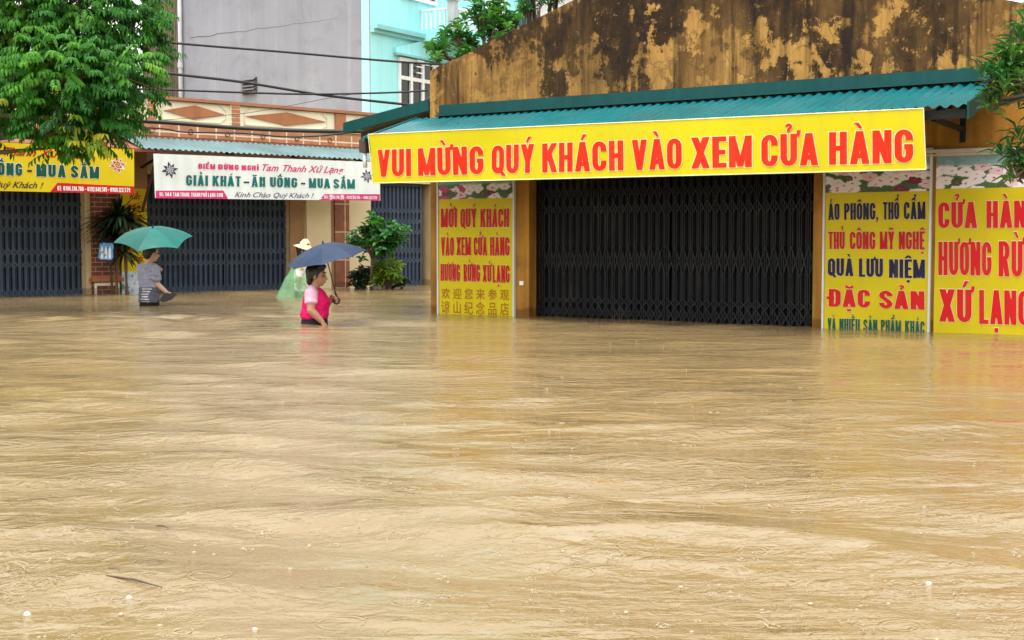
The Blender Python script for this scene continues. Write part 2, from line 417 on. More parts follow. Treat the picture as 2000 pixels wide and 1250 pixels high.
# ------------------------------------------------------------------ materials of the setting
def stained_plaster():
    k = NT('stained_plaster'); pl = S
    v = k.coord((1, 1, 1), pl); vs = k.coord((2.4, 2.4, .45), pl); vf = k.coord((13, 13, 1.1), pl); vm = k.coord((1, 1, .7), pl)
    sep = k.n('SeparateXYZ'); k.set(sep.inputs[0], k.n('NewGeometry').outputs['Position']); z = sep.outputs['Z']
    fine = k.noise(vf, 1.5, 6, .7); grain = k.noise(v, 26, 6, .7)
    och = k.mix(k.ramp(k.noise(v, 4, 6, .6), [(.35, 0), (.65, 1)]), (.33, .17, .042, 1), (.43, .24, .068, 1))
    och = k.mix(k.ramp(grain, [(.42, 0), (.70, .5)]), och, (.26, .135, .045, 1))
    # hairline cracking of the old coat
    vo = k.n('TexVoronoi'); vo.feature = 'DISTANCE_TO_EDGE'; vo.inputs['Scale'].default_value = 3.4; jn = k.n('TexNoise'); k.set(jn.inputs['Vector'], v); jn.inputs['Scale'].default_value = 3.0; jn.inputs['Detail'].default_value = 5
    va = k.n('VectorMath'); va.operation = 'MULTIPLY_ADD'; k.set(va.inputs[0], jn.outputs['Color']); va.inputs[1].default_value = (.35, .35, .35); k.set(va.inputs[2], v); k.set(vo.inputs['Vector'], va.outputs[0])
    ck = k.math('MULTIPLY', k.ramp(vo.outputs['Distance'], [(.0, 1), (.035, 0)]), k.ramp(k.noise(v, 1.1, 3), [(.46, 0), (.6, .8)]))
    och = k.mix(ck, och, (.12, .06, .022, 1))
    # brown run-off film, soft and streaked, thinner to the left end
    film = k.noise(vs, 1.5, 9, .68, .4)
    c1 = k.mix(k.ramp(film, [(.36, 0.0), (.60, .9)]), och, k.mix(grain, (.045, .022, .008, 1), (.150, .075, .022, 1)))
    c1 = k.mix(k.ramp(fine, [(.42, 0), (.74, .7)]), c1, (.040, .024, .012, 1))
    # mould: a broad map broken up by fine detail and by drip streaks
    broad = k.noise(vm, .75, 3, .5, .3); brk = k.noise(v, 3.0, 12, .74, .2)
    val = k.math('ADD', k.math('MULTIPLY', broad, .62), k.math('MULTIPLY', brk, .48))
    val = k.math('ADD', val, k.math('MULTIPLY', k.math('SUBTRACT', fine, .5), .16))
    val = k.math('ADD', val, k.math('MULTIPLY_ADD', z, .070, -.262))
    mould = k.mix(k.ramp(k.noise(v, 9, 9, .75), [(.34, 0), (.72, 1)]), (.008, .006, .005, 1), (.050, .025, .010, 1))
    c2 = k.mix(k.ramp(val, [(.480, 0), (.502, .82), (.56, .98)]), c1, mould)
    # sharp flakes where the ochre shows again, more of them low down
    fl = k.math('ADD', k.math('MULTIPLY', k.noise(v, 2.3, 12, .72, .15), .75), k.math('MULTIPLY', k.noise(k.coord((7, 7, 2.4), pl), 1.0, 8, .7, .2), .25)); fl2 = k.math('ADD', fl, k.math('MULTIPLY', k.math('SUBTRACT', z, 3.05), -.055))
    flake = k.mix(k.ramp(fine, [(.42, 0), (.72, .6)]), (.45, .25, .066, 1), (.17, .085, .028, 1)); flake = k.mix(ck, flake, (.10, .05, .02, 1))
    wash = k.noise(k.coord((2.0, 2.0, .7), pl), 1.1, 8, .66, .3)
    c2 = k.mix(k.ramp(wash, [(.50, 0), (.70, .38)]), c2, k.mix(fine, (.40, .225, .066, 1), (.16, .08, .026, 1)))
    clus = k.ramp(k.noise(v, .8, 3, .5), [(.34, .3), (.50, .95)])
    edge = k.math('ADD', fl2, k.math('MULTIPLY', k.math('SUBTRACT', fine, .5), .05))
    c3 = k.mix(k.math('MULTIPLY', k.ramp(edge, [(.532, 0), (.556, .92)]), clus), c2, flake)
    sp = k.noise(v, 13, 8, .74, .4)
    c4 = k.mix(k.ramp(sp, [(.63, 0), (.655, .75)]), c3, (.42, .29, .14, 1))
    dr = k.noise(k.coord((6, 6, .30), pl), 1.3, 6, .64)
    c5 = k.mix(k.ramp(dr, [(.52, 0), (.66, .82)]), c4, (.016, .011, .008, 1))
    k.base(c5); k.rough(.85); k.bump(k.math('ADD', brk, k.math('MULTIPLY', fl, .8)), .5, .02)
    return k.m
def brick(name, pl, c1, c2, mortar, w, h, m=.012, off=.5, bevel=.2):
    k = NT(name); v = k.coord((1, 1, 1), pl)
    sep = k.n('SeparateXYZ'); k.set(sep.inputs[0], v); co = k.n('CombineXYZ')
    k.set(co.inputs[0], sep.outputs['X']); k.set(co.inputs[1], sep.outputs['Z'])
    bt = k.n('TexBrick'); k.set(bt.inputs['Vector'], co.outputs[0]); bt.offset = off
    bt.inputs['Color1'].default_value = c1; bt.inputs['Color2'].default_value = c2; bt.inputs['Mortar'].default_value = mortar
    bt.inputs['Scale'].default_value = 1.0; bt.inputs['Brick Width'].default_value = w; bt.inputs['Row Height'].default_value = h
    bt.inputs['Mortar Size'].default_value = m; bt.inputs['Mortar Smooth'].default_value = .1
    f = k.ramp(k.noise(v, 6, 6, .6), [(.3, .75), (.7, 1.2)])
    k.base(k.mix(1.0, bt.outputs['Color'], f, 'MULTIPLY')); k.rough(.7); k.bump(bt.outputs['Fac'], -.4, .004); return k.m
def grey_render():
    k = NT('grey_cement_render'); pl = B1; v = k.coord((1, 1, 1), pl)
    c = k.mix(k.ramp(k.noise(v, .55, 7, .6), [(.3, 0), (.7, 1)]), (.215, .225, .270, 1), (.275, .285, .335, 1))
    st = k.noise(k.coord((1.5, 1.5, .06), pl), 1.0, 6, .62)
    c = k.mix(k.ramp(st, [(.56, 0), (.72, .38)]), c, (.17, .175, .19, 1))
    fs = k.noise(k.coord((14, 14, .5), pl), 1.0, 4, .6)
    c = k.mix(k.ramp(fs, [(.35, .08), (.65, 0)]), c, (.16, .16, .19, 1))
    ls = k.noise(k.coord((2.2, 2.2, .12), pl), 1.2, 5, .6)
    c = k.mix(k.ramp(ls, [(.55, 0), (.7, .35)]), c, (.42, .42, .46, 1))
    dk = k.noise(v, 1.6, 9, .72, .5)
    c = k.mix(k.ramp(dk, [(.52, 0), (.74, .5)]), c, (.13, .125, .12, 1))
    k.base(c); k.rough(.85); k.bump(k.noise(v, 25, 5, .65), .15, .01); return k.m
def water_mat():
    k = NT('muddy_flood_water')
    v = k.coord((1, 1, 1))
    n = k.noise(k.coord((.35, .9, 1)), .8, 6, .6, .6)
    c = k.mix(k.ramp(n, [(.3, 0), (.7, 1)]), (.202, .139, .061, 1), (.240, .171, .081, 1))
    k.base(c); k.rough(.08); k.b.inputs['IOR'].default_value = 1.48
    # gust patches: rain-roughened water scatters the sky, smoother water mirrors the walls
    pn = k.noise(k.coord((.50, .85, 1)), 1.0, 5, .62, 1.2)
    pt = k.ramp(pn, [(.40, .30), (.60, 1.0)])
    h1 = k.noise(k.coord((1.0, 2.2, 1)), 1.3, 2, .5, .5)
    h2 = k.noise(k.coord((6.6, 8.2, 1)), 1.5, 4, .62, .7)
    h3 = k.noise(k.coord((17, 24, 1)), 1.6, 2, .5, .6)
    hs_ = None
    for sc_, fr in ((5.5, 62.0), (8.7, 56.0), (13.0, 50.0)):      # rain rings
        vo = k.n('TexVoronoi'); k.set(vo.inputs['Vector'], v); vo.inputs['Scale'].default_value = sc_; vo.voronoi_dimensions = '2D'
        d = vo.outputs['Distance']; sx = k.n('SeparateColor'); k.set(sx.inputs[0], vo.outputs['Color'])
        rad = k.math('MULTIPLY_ADD', sx.outputs[0], .30, .02)
        e = k.math('DIVIDE', k.math('SUBTRACT', d, rad), .055)
        env = k.math('POWER', 2.718, k.math('MULTIPLY', k.math('MULTIPLY', e, e), -1.0))
        on = k.math('GREATER_THAN', sx.outputs[1], .55)
        w = k.math('MULTIPLY', k.math('MULTIPLY', k.math('SINE', k.math('MULTIPLY', d, fr)), env), on)
        w = k.math('MULTIPLY', w, 4.6 / sc_)
        hs_ = w if hs_ is None else k.math('ADD', hs_, w)
    h = k.math('ADD', k.math('MULTIPLY', h1, .034), k.math('MULTIPLY', k.math('MULTIPLY', h2, pt), .018))
    h = k.math('ADD', h, k.math('MULTIPLY', k.math('MULTIPLY', h3, pt), .0034))
    h = k.math('ADD', h, k.math('MULTIPLY', hs_, .0014))
    bp = k.n('Bump'); bp.inputs['Strength'].default_value = 1.0; bp.inputs['Distance'].default_value = 1.0; k.set(bp.inputs['Height'], h)
    k.t.links.new(bp.outputs[0], k.b.inputs['Normal'])
    return k.m
def flower_print(name, pl, z0, z1):
    """printed photograph of daisies with a pale sky at its top"""
    k = NT(name); v0 = k.coord((1, 1, 1), pl); sep = k.n('SeparateXYZ'); k.set(sep.inputs[0], v0); co = k.n('CombineXYZ')
    k.set(co.inputs[0], sep.outputs['X']); k.set(co.inputs[1], k.math('MULTIPLY', sep.outputs['Z'], 1.9))
    jig = k.n('TexNoise'); k.set(jig.inputs['Vector'], co.outputs[0]); jig.inputs['Scale'].default_value = 22; jig.inputs['Detail'].default_value = 4
    va = k.n('VectorMath'); va.operation = 'MULTIPLY_ADD'; k.set(va.inputs[0], jig.outputs['Color']); va.inputs[1].default_value = (.09, .09, 0); k.set(va.inputs[2], co.outputs[0])
    vo = k.n('TexVoronoi'); k.set(vo.inputs['Vector'], va.outputs[0]); vo.inputs['Scale'].default_value = 7.5; vo.voronoi_dimensions = '2D'
    sx = k.n('SeparateColor'); k.set(sx.inputs[0], vo.outputs['Color'])
    pet = k.ramp(sx.outputs[0], [(0.0, (.80, .74, .78, 1)), (.40, (.74, .50, .58, 1)), (.57, (.48, .04, .13, 1)), (.68, (.16, .012, .06, 1)), (.76, (.04, .09, .025, 1)), (.86, (.78, .70, .74, 1))], 'CONSTANT')
    c = k.mix(k.ramp(vo.outputs['Distance'], [(.07, 1), (.13, 0)]), pet, (.45, .06, .05, 1))
    leaf = k.noise(co.outputs[0], 9, 5, .6)
    gaps = k.ramp(k.math('ADD', vo.outputs['Distance'], k.math('MULTIPLY', leaf, .5)), [(.80, 0), (.90, 1)])
    c = k.mix(gaps, c, (.05, .12, .03, 1))
    t = k.math('DIVIDE', k.math('SUBTRACT', sep.outputs['Z'], z0), z1 - z0)
    t = k.math('ADD', t, k.math('MULTIPLY', leaf, .22))
    c = k.mix(k.ramp(t, [(.72, 0), (.82, .92)]), c, (.16, .30, .33, 1))
    k.base(c); k.rough(.4); return k.m

MT = {}
MT['stain'] = stained_plaster()
MT['ochre'] = M('ochre_limewash', (.40, .19, .032), .8, .16, 2.5, .25, 40, streak=.35, plane=S, dirt=(.12, .06, .02), dirt_amt=.55)
MT['green'] = M('green_painted_sheet', (.006, .068, .068), .5, .12, 2.0, streak=.2, plane=S)
MT['green_corr'] = M('turquoise_corrugated_sheet', (.008, .125, .140), .22, .15, 1.6, streak=.0, plane=S, dirt=(.01, .07, .08), dirt_amt=.5)
MT['old_corr'] = M('weathered_corrugated_sheet', (.12, .205, .22), .42, .25, 1.4, dirt=(.05, .09, .095), dirt_amt=.7)
MT['steel'] = M('dark_steel', (.016, .018, .02), .5, .2, 6)
MT['gate_black'] = M('black_gate_paint', (.006, .0065, .008), .5, .25, 3.0, dirt=(.03, .028, .026), dirt_amt=.5)
MT['gate_blue'] = M('slate_blue_gate_paint', (.030, .043, .066), .5, .2, 2.5, streak=.2, plane=L, dirt=(.05, .045, .04), dirt_amt=.35)
MT['gate_black2'] = M('black_gate_pickets', (.0095, .0105, .013), .42, .25, 3.0, dirt=(.05, .045, .04), dirt_amt=.5)
MT['gate_blue2'] = M('slate_blue_gate_pickets', (.078, .108, .155), .42, .2, 2.5, dirt=(.07, .065, .06), dirt_amt=.4)
MT['cream'] = M('cream_paint', (.84, .79, .60), .75, .05, 1.5, .1, 50)
MT['tan'] = M('tan_wall_paint', (.62, .48, .27), .8, .12, 1.6, .15, 40, streak=.2, plane=L, dirt=(.30, .20, .09), dirt_amt=.4)
MT['terra'] = M('terracotta_paint', (.44, .165, .062), .7, .16, 2.2, .1, 40, streak=.15, plane=L)
MT['brown'] = M('brown_trim', (.20, .075, .033), .6, .2, 3)
MT['orange_wall'] = M('orange_brown_wall', (.36, .19, .075), .8, .18, 2, .2, 40)
MT['brickband'] = brick('brick_band', L, (.44, .185, .088, 1), (.40, .165, .075, 1), (.72, .58, .42, 1), .36, .30, .014, 0)
MT['brick'] = brick('red_brick', L, (.22, .066, .034, 1), (.16, .046, .026, 1), (.50, .30, .21, 1), .22, .075, .006)
MT['tile'] = brick('terracotta_tile', L, (.30, .10, .045, 1), (.25, .08, .038, 1), (.62, .45, .30, 1), .26, .52, .012, .0)
MT['grey'] = grey_render()
MT['blue'] = M('bright_blue_paint', (.36, .80, .84), .7, .06, .8, streak=.10, plane=B2)
MT['blue_trim'] = M('teal_trim_paint', (.22, .55, .58), .6, .1, 2)
MT['white'] = M('white_paint', (.78, .79, .80), .5, .08, 3, dirt=(.45, .44, .42), dirt_amt=.3)
MT['glass'] = M('dark_window_glass', (.008, .016, .016), .06, .3, 2)
MT['soil'] = M('submerged_ground', (.16, .11, .06), .9, .3, 2)
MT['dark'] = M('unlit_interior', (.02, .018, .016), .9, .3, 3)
MT['old_tile'] = M('blackened_roof_tiles', (.035, .030, .028), .85, .35, 8, .6, 14)
MT['tile_red'] = M('red_roof_tiles', (.24, .075, .04), .8, .3, 7, .5, 14)
MT['rust'] = M('brown_rusted_sheet', (.17, .125, .09), .75, .3, 2, streak=.5, plane=L)
MT['pipe'] = M('grey_plastic_pipe', (.46, .47, .50), .4, .1, 3)

for q_ in ('gate_black', 'gate_black2', 'gate_blue', 'gate_blue2', 'steel', 'dark', 'ochre', 'stain', 'green'): MT[q_].node_tree.nodes['Principled BSDF'].inputs['Specular IOR Level'].default_value = .18
def soak(m, top=.09):
    t = m.node_tree; b = t.nodes['Principled BSDF']; src = b.inputs['Base Color'].links[0].from_socket; k = NT.__new__(NT); k.m = m; k.t = t; k.b = b
    sp = k.n('SeparateXYZ'); k.set(sp.inputs[0], k.n('NewGeometry').outputs['Position'])
    e = k.math('SUBTRACT', sp.outputs['Z'], k.math('MULTIPLY_ADD', k.noise(k.coord((1, 1, .3)), 3.5, 6, .65), .16, top - .08))
    k.base(k.mix(k.ramp(e, [(0.0, .62), (.03, 0)]), src, k.mix(1.0, src, (.34, .27, .20, 1), 'MULTIPLY')))
for q_ in ('ochre', 'tan', 'brick', 'tile', 'cream'): soak(MT[q_])
# ------------------------------------------------------------------ ground and water
g = MB(); g.grid(lambda i, j: (-600 + 1200 * i, -400 + 1400 * j, -.92), 8, 8)
struct(g.build('ground', MT['soil']))

NW_J, NW_I = 620, 520
def water_mesh():
    ys = 1.6 * (62 / 1.6) ** (np.arange(NW_J + 1) / NW_J)
    half = 1.6 + .52 * ys
    s = np.linspace(-1, 1, NW_I + 1)
    X = half[:, None] * s[None, :]; Y = np.repeat(ys[:, None], NW_I + 1, 1)
    rng = np.random.RandomState(11); Z = np.zeros_like(X)
    def vnoise(x, y, seed):
        xi = np.floor(x).astype(int); yi = np.floor(y).astype(int); fx = x - xi; fy = y - yi
        fx = fx * fx * (3 - 2 * fx); fy = fy * fy * (3 - 2 * fy)
        h = lambda a_, b_: (np.sin(a_ * 127.1 + b_ * 311.7 + seed * 74.7) * 43758.5453) % 1.0
        return (h(xi, yi) * (1 - fx) + h(xi + 1, yi) * fx) * (1 - fy) + (h(xi, yi + 1) * (1 - fx) + h(xi + 1, yi + 1) * fx) * fy
    wx = X + .5 * vnoise(X * .5, Y * .5, 1) * 2; wy = Y + .6 * vnoise(X * .4, Y * .6, 2) * 2
    patch = .35 + 1.1 * vnoise(X * .35 + 9, Y * .45, 3) * vnoise(X * .9, Y * 1.1 + 4, 5) * 2
    for k in range(46):
        lam = .16 * (1.6 / .16) ** rng.rand(); th = R(90) + rng.randn() * .42 + R(-14)
        kx, ky = math.cos(th) * 2 * math.pi / lam, math.sin(th) * 2 * math.pi / lam
        amp = .00125 * (lam / .5) ** .75
        fade = np.clip((lam - .035 * Y * 1.2) / .1, 0, 1) if lam < .6 else 1.0
        Z += amp * np.sin(kx * wx + ky * wy + rng.rand() * 6.28) * fade
    Z *= patch * 1.05
    edge = np.clip((1 - np.abs(s)) / .06, 0, 1)[None, :]
    Z *= edge
    vs = np.stack([X, Y, Z], -1).reshape(-1, 3); w = NW_I + 1
    idx = (np.arange(NW_J)[:, None] * w + np.arange(NW_I)[None, :]).reshape(-1)
    fs = np.stack([idx, idx + 1, idx + w + 1, idx + w], -1)
    far = [(-600, -300, -.05), (600, -300, -.05), (600, 900, -.05), (-600, 900, -.05)]
    n0 = len(vs); vs = np.concatenate([vs, np.array(far)])
    fs = fs.tolist() + [[n0, n0 + 1, n0 + 2, n0 + 3]]
    me = bpy.data.meshes.new('flood_water'); me.from_pydata(vs.tolist(), [], fs); me.materials.append(water_mat())
    me.polygons.foreach_set('use_smooth', [True] * len(fs)); me.update()
    o = bpy.data.objects.new('flood_water', me); COL.objects.link(o); return struct(o)
water_mesh()

# ------------------------------------------------------------------ folding gates and corrugated sheets
def gate_leaf(pl, u0, u1, z0, z1, n, per, bands):
    mb = MB(); N = max(2, round((u1 - u0) / per)); per = (u1 - u0) / N
    prof = []
    for i in range(N):                     # folded sheet behind the pickets
        prof += [(u0 + per * (i + .12), n - .035), (u0 + per * (i + .38), n - .012), (u0 + per * (i + .62), n - .012), (u0 + per * (i + .88), n - .035)]
    vs = [pl.P(u, z0, q) for u, q in prof] + [pl.P(u, z1, q) for u, q in prof]; k = len(prof)
    mb.add(vs, [(i, i + 1, i + 1 + k, i + k) for i in range(k - 1)])
    mb.cm = 1
    for i in range(N + 1):                 # picket pairs
        u = u0 + per * i
        for s in (-1, 1): mb.pbox(pl, u + s * .011 - .006, u + s * .011 + .006, z0, z1, n, n + .02)
    for (za, zb) in bands:                 # crossed lattice straps
        for i in range(N):
            ua, ub = u0 + per * i, u0 + per * (i + 1)
            for (p, q, o_) in (((ua, za), (ub, zb), .024), ((ub, za), (ua, zb), .029)):
                mb.bar(pl.P(p[0], p[1], n + o_), pl.P(q[0], q[1], n + o_), .014, .004, pl.n)
    return mb
def corrugated(pl, fb, ff, u0, u1, per, amp, nv=6, skew=None):
    """sheet from back line fb=(z,n) to front line ff; u range may differ front and back"""
    mb = MB(); N = int((u1 - u0) / per * 8)
    def fn(i, j):
        u = u0 + (u1 - u0) * i
        w = amp * math.sin(2 * math.pi * (u - u0) / per) + .004 * mnoise.noise(Vector((u * 1.3, j * 2, 3)))
        return pl.P(u, fb[0] + (ff[0] - fb[0]) * j + w, fb[1] + (ff[1] - fb[1]) * j)
    mb.grid(fn, N, nv); return mb

# ------------------------------------------------------------------ the old gabled shop
def make_shop():
    uL = S.U(841, 480); uP = S.U(1033, 480); uG = S.U(1588, 480); uR = S.U(2290, 480)
    zL = S.Z(843, 139); zlin = S.Z(1300, 330)
    a0 = S.uv(843, 139); a1 = S.uv(1120, 1); sl_ = (a1[1] - a0[1]) / (a1[0] - a0[0])
    # right slope passes the photograph's upper right corner with the mirrored pitch
    c0 = S.uv(1985, 4); uap = (c0[1] - a0[1] + sl_ * (c0[0] + a0[0])) / (2 * sl_); zap = a0[1] + sl_ * (uap - a0[0])
    zR = zap - sl_ * (uR - uap)
    root = empty('gabled_shop', S.P(uL, 0, 0), 'old ochre shop with a stained black gable wall and a wide dark folding gate', 'shop')
    zsp = S.Z(1300, 205)
    w = MB()
    def sect(u, z): return (u, z)
    w.pprism(S, [(uL, -.9), (uP, -.9), (uP, zlin), (uL, zlin)], -.28, 0)
    w.pprism(S, [(uG, -.9), (uR, -.9), (uR, zlin), (uG, zlin)], -.28, 0)
    w.pprism(S, [(uL, zlin), (uR, zlin), (uR, zsp), (uL, zsp)], -.28, 0)
    wall = w.build('wall', MT['ochre'], root)
    g = MB()
    pts = [(uL, zsp), (uR, zsp), (uR, zR)]
    n = 26                                              # slightly worn top edge
    for i in range(n + 1):
        u = uR + (uap - uR) * i / n; pts.append((u, zR + (zap - zR) * i / n + (.018 * mnoise.noise(Vector((u * 3, 1, 0))) if 0 < i < n else 0)))
    for i in range(1, n + 1):
        u = uap + (uL - uap) * i / n; pts.append((u, zap + (zL - zap) * i / n + (.018 * mnoise.noise(Vector((u * 3, 1, 0))) if i < n else 0)))
    g.pprism(S, pts, -.28, .002)
    g.build('gable_wall', MT['stain'], root)
    sd = MB(); sd.pbox(S, uL, uL + .25, -.9, zL - .12, -9, -.28); sd.pbox(S, uR - .25, uR, -.9, zR - .12, -9, -.28)
    sd.build('side_wall', MT['ochre'], root)
    bk = MB(); bk.pbox(S, uL + .25, uR - .25, -.9, zL - .12, -9, -8.75); bk.build('back_wall', MT['ochre'], root)
    rf = MB()                                           # tiled slopes behind the gable
    for (ua, za, ub, zb) in ((uL - .34, zL - .42, uap, zap - .25), (uap, zap - .25, uR + .3, zR - .42)):
        rf.pprism(S, [(ua, za), (ub, zb), (ub, zb + .07), (ua, za + .07)], -9.2, -.285)
    for i in range(9):                                  # rolled tile ends at the eave
        n_ = -.34 - i * .24
        rf.tube([S.P(uL - .36, zL - .38, n_), S.P(uL + .02, zL - .18, n_)], .075, 8)
    rf.build('roof', MT['old_tile'], root)
    # folding gate in its opening
    gt = MB(); gt.pbox(S, uP, uG, zlin - .07, zlin, -.27, -.13)
    gate = gt.build('folding_gate', MT['gate_black'], root)
    um = S.U(1303, 480, -.16); ztop = zlin - .072
    Zb = lambda y: S.Z(1300, y, -.16)
    bands = [(Zb(421), Zb(392)), (Zb(388), Zb(358)), (Zb(538), Zb(480)), (Zb(627), Zb(600)), (Zb(600), Zb(582))]
    gate_leaf(S, uP + .01, um - .012, -.85, ztop, -.17, .092, bands).build('gate_leaf', [MT['gate_black'], MT['gate_black2']], gate)
    gate_leaf(S, um + .012, uG - .01, -.85, ztop, -.17, .092, bands).build('gate_leaf', [MT['gate_black'], MT['gate_black2']], gate)
    for s_ in (-1, 1):
        zc = Zb(497); h = MB(); h.tube([S.P(um + s_ * .03, zc + .06, -.145), S.P(um + s_ * .06, zc + .03, -.115), S.P(um + s_ * .062, zc - .05, -.115), S.P(um + s_ * .03, zc - .08, -.145)], .008, 8)
        h.build('gate_handle', MT['steel'], gate, True)
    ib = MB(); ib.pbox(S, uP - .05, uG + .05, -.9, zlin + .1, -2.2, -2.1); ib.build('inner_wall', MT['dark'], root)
    sw = MB(); sw.pbox(S, S.U(1020, 553) - .025, S.U(1020, 553) + .025, S.Z(1020, 557), S.Z(1020, 549), 0, .02); sw.build('switch_box', MT['white'], root)
    # awning
    N = 1.0
    zb = S.Z(1399, 195, .02); zf = S.Z(1399, 233, N)
    ul = S.U(712, 258, N); ur = S.U(1888, 193, N)
    aw = corrugated(S, (zb, .025), (zf, N), ul, ur, .105, .014).build('awning', MT['green_corr'], root, True)
    fl = MB(); ufl = S.U(857, 213, .03); zt = S.Z(1399, 167, .03); zb2 = S.Z(1399, 193, .03)
    fl.pbox(S, ufl, ur + .02, zb2, zt, .004, .03); fl.pbox(S, ufl, ur + .02, zb2 + .0, zb2 + .012, .031, .11)
    fl.build('flashing', MT['green'], aw)
    ef = MB()                                           # bent end plate at the right
    ef.hexa([S.P(ur + .01, zf - .12, N + .02), S.P(ur + .03, zf - .12, N + .02), S.P(ur + .03, zb - .1, .035), S.P(ur + .01, zb - .1, .035),
             S.P(ur + .01, zf + .03, N + .02), S.P(ur + .03, zf + .03, N + .02), S.P(ur + .03, zb + .03, .035), S.P(ur + .01, zb + .03, .035)])
    ef.build('end_plate', MT['green'], aw)
    rim = MB(); rim.hexa([S.P(ul - .03, zf - .03, N), S.P(ul - .005, zf - .03, N), S.P(ul - .005, zb - .03, .03), S.P(ul - .03, zb - .03, .03),
                          S.P(ul - .03, zf + .025, N), S.P(ul - .005, zf + .025, N), S.P(ul - .005, zb + .025, .03), S.P(ul - .03, zb + .025, .03)])
    rim.build('edge_trim', MT['green_corr'], aw)
    bm = MB(); bm.pbox(S, ul + .02, ur - .02, zf - .10, zf - .025, N - .10, N - .05); bm.build('front_beam', MT['steel'], aw)
    eb = MB(); eb.pbox(S, ul - .10, ul - .005, zf - .15, zf - .0, N - .16, N - .02); eb.build('beam_end', M('weathered_timber', (.07, .05, .04), .8, .3, 6), aw)
    for u in (ul + .9, ul + 3.6, ul + 5.6, ur - .32):   # triangular steel brackets
        br = MB(); zw = zb - .42
        br.pbox(S, u - .022, u + .022, zw - .12, zb - .03, .004, .05)
        br.bar(S.P(u, zw, .05), S.P(u, zf - .09, N - .12), .04, .045)
        br.bar(S.P(u, zb - .06, .05), S.P(u, zf - .06, N - .12), .04, .04)
        br.bar(S.P(u, zw + .16, .42), S.P(u, zb - .12, .42), .035, .035, S.n)
        br.build('bracket', MT['steel'], aw)
    # lean-to roof on the left flank, its green rake board facing the street
    lz0 = S.Z(838, 204, .05); lz1 = S.Z(668, 250, .05); lu0 = uL - .003; lu1 = S.U(668, 250, .05)
    ln = MB(); ln.pprism(S, [(lu1, lz1 - .02), (lu0, lz0 - .02), (lu0, lz0 + .03), (lu1, lz1 + .03)], -5, -.02)
    lean = ln.build('lean_to_roof', MT['old_corr'], root)
    rk = MB(); rk.pprism(S, [(lu1, lz1 - .065), (lu0, lz0 - .065), (lu0, lz0 + .065), (lu1, lz1 + .065)], .0, .03); rk.build('rake_board', MT['green'], lean)
    for i in range(4):
        bmn = MB(); n_ = -.25 - i * 1.1
        bmn.pprism(S, [(lu1 + .05, lz1 - .14), (lu0, lz0 - .14), (lu0, lz0 - .03), (lu1 + .05, lz1 - .03)], n_ - .07, n_)
        bmn.build('rafter', M('old_timber', (.09, .065, .05), .8, .3, 5) if i == 0 else bpy.data.materials['old_timber'], lean)
    dp = MB(); dp.tube([S.P(ul - .05, zf - .155, N - .06), S.P(ul - .045, zf - .32, N - .06)], .024, 10); dp.build('downpipe', MT['white'], lean, True)
    return dict(N=N, zf=zf, zb=zb, ul=ul, ur=ur)
SHOP = make_shop()

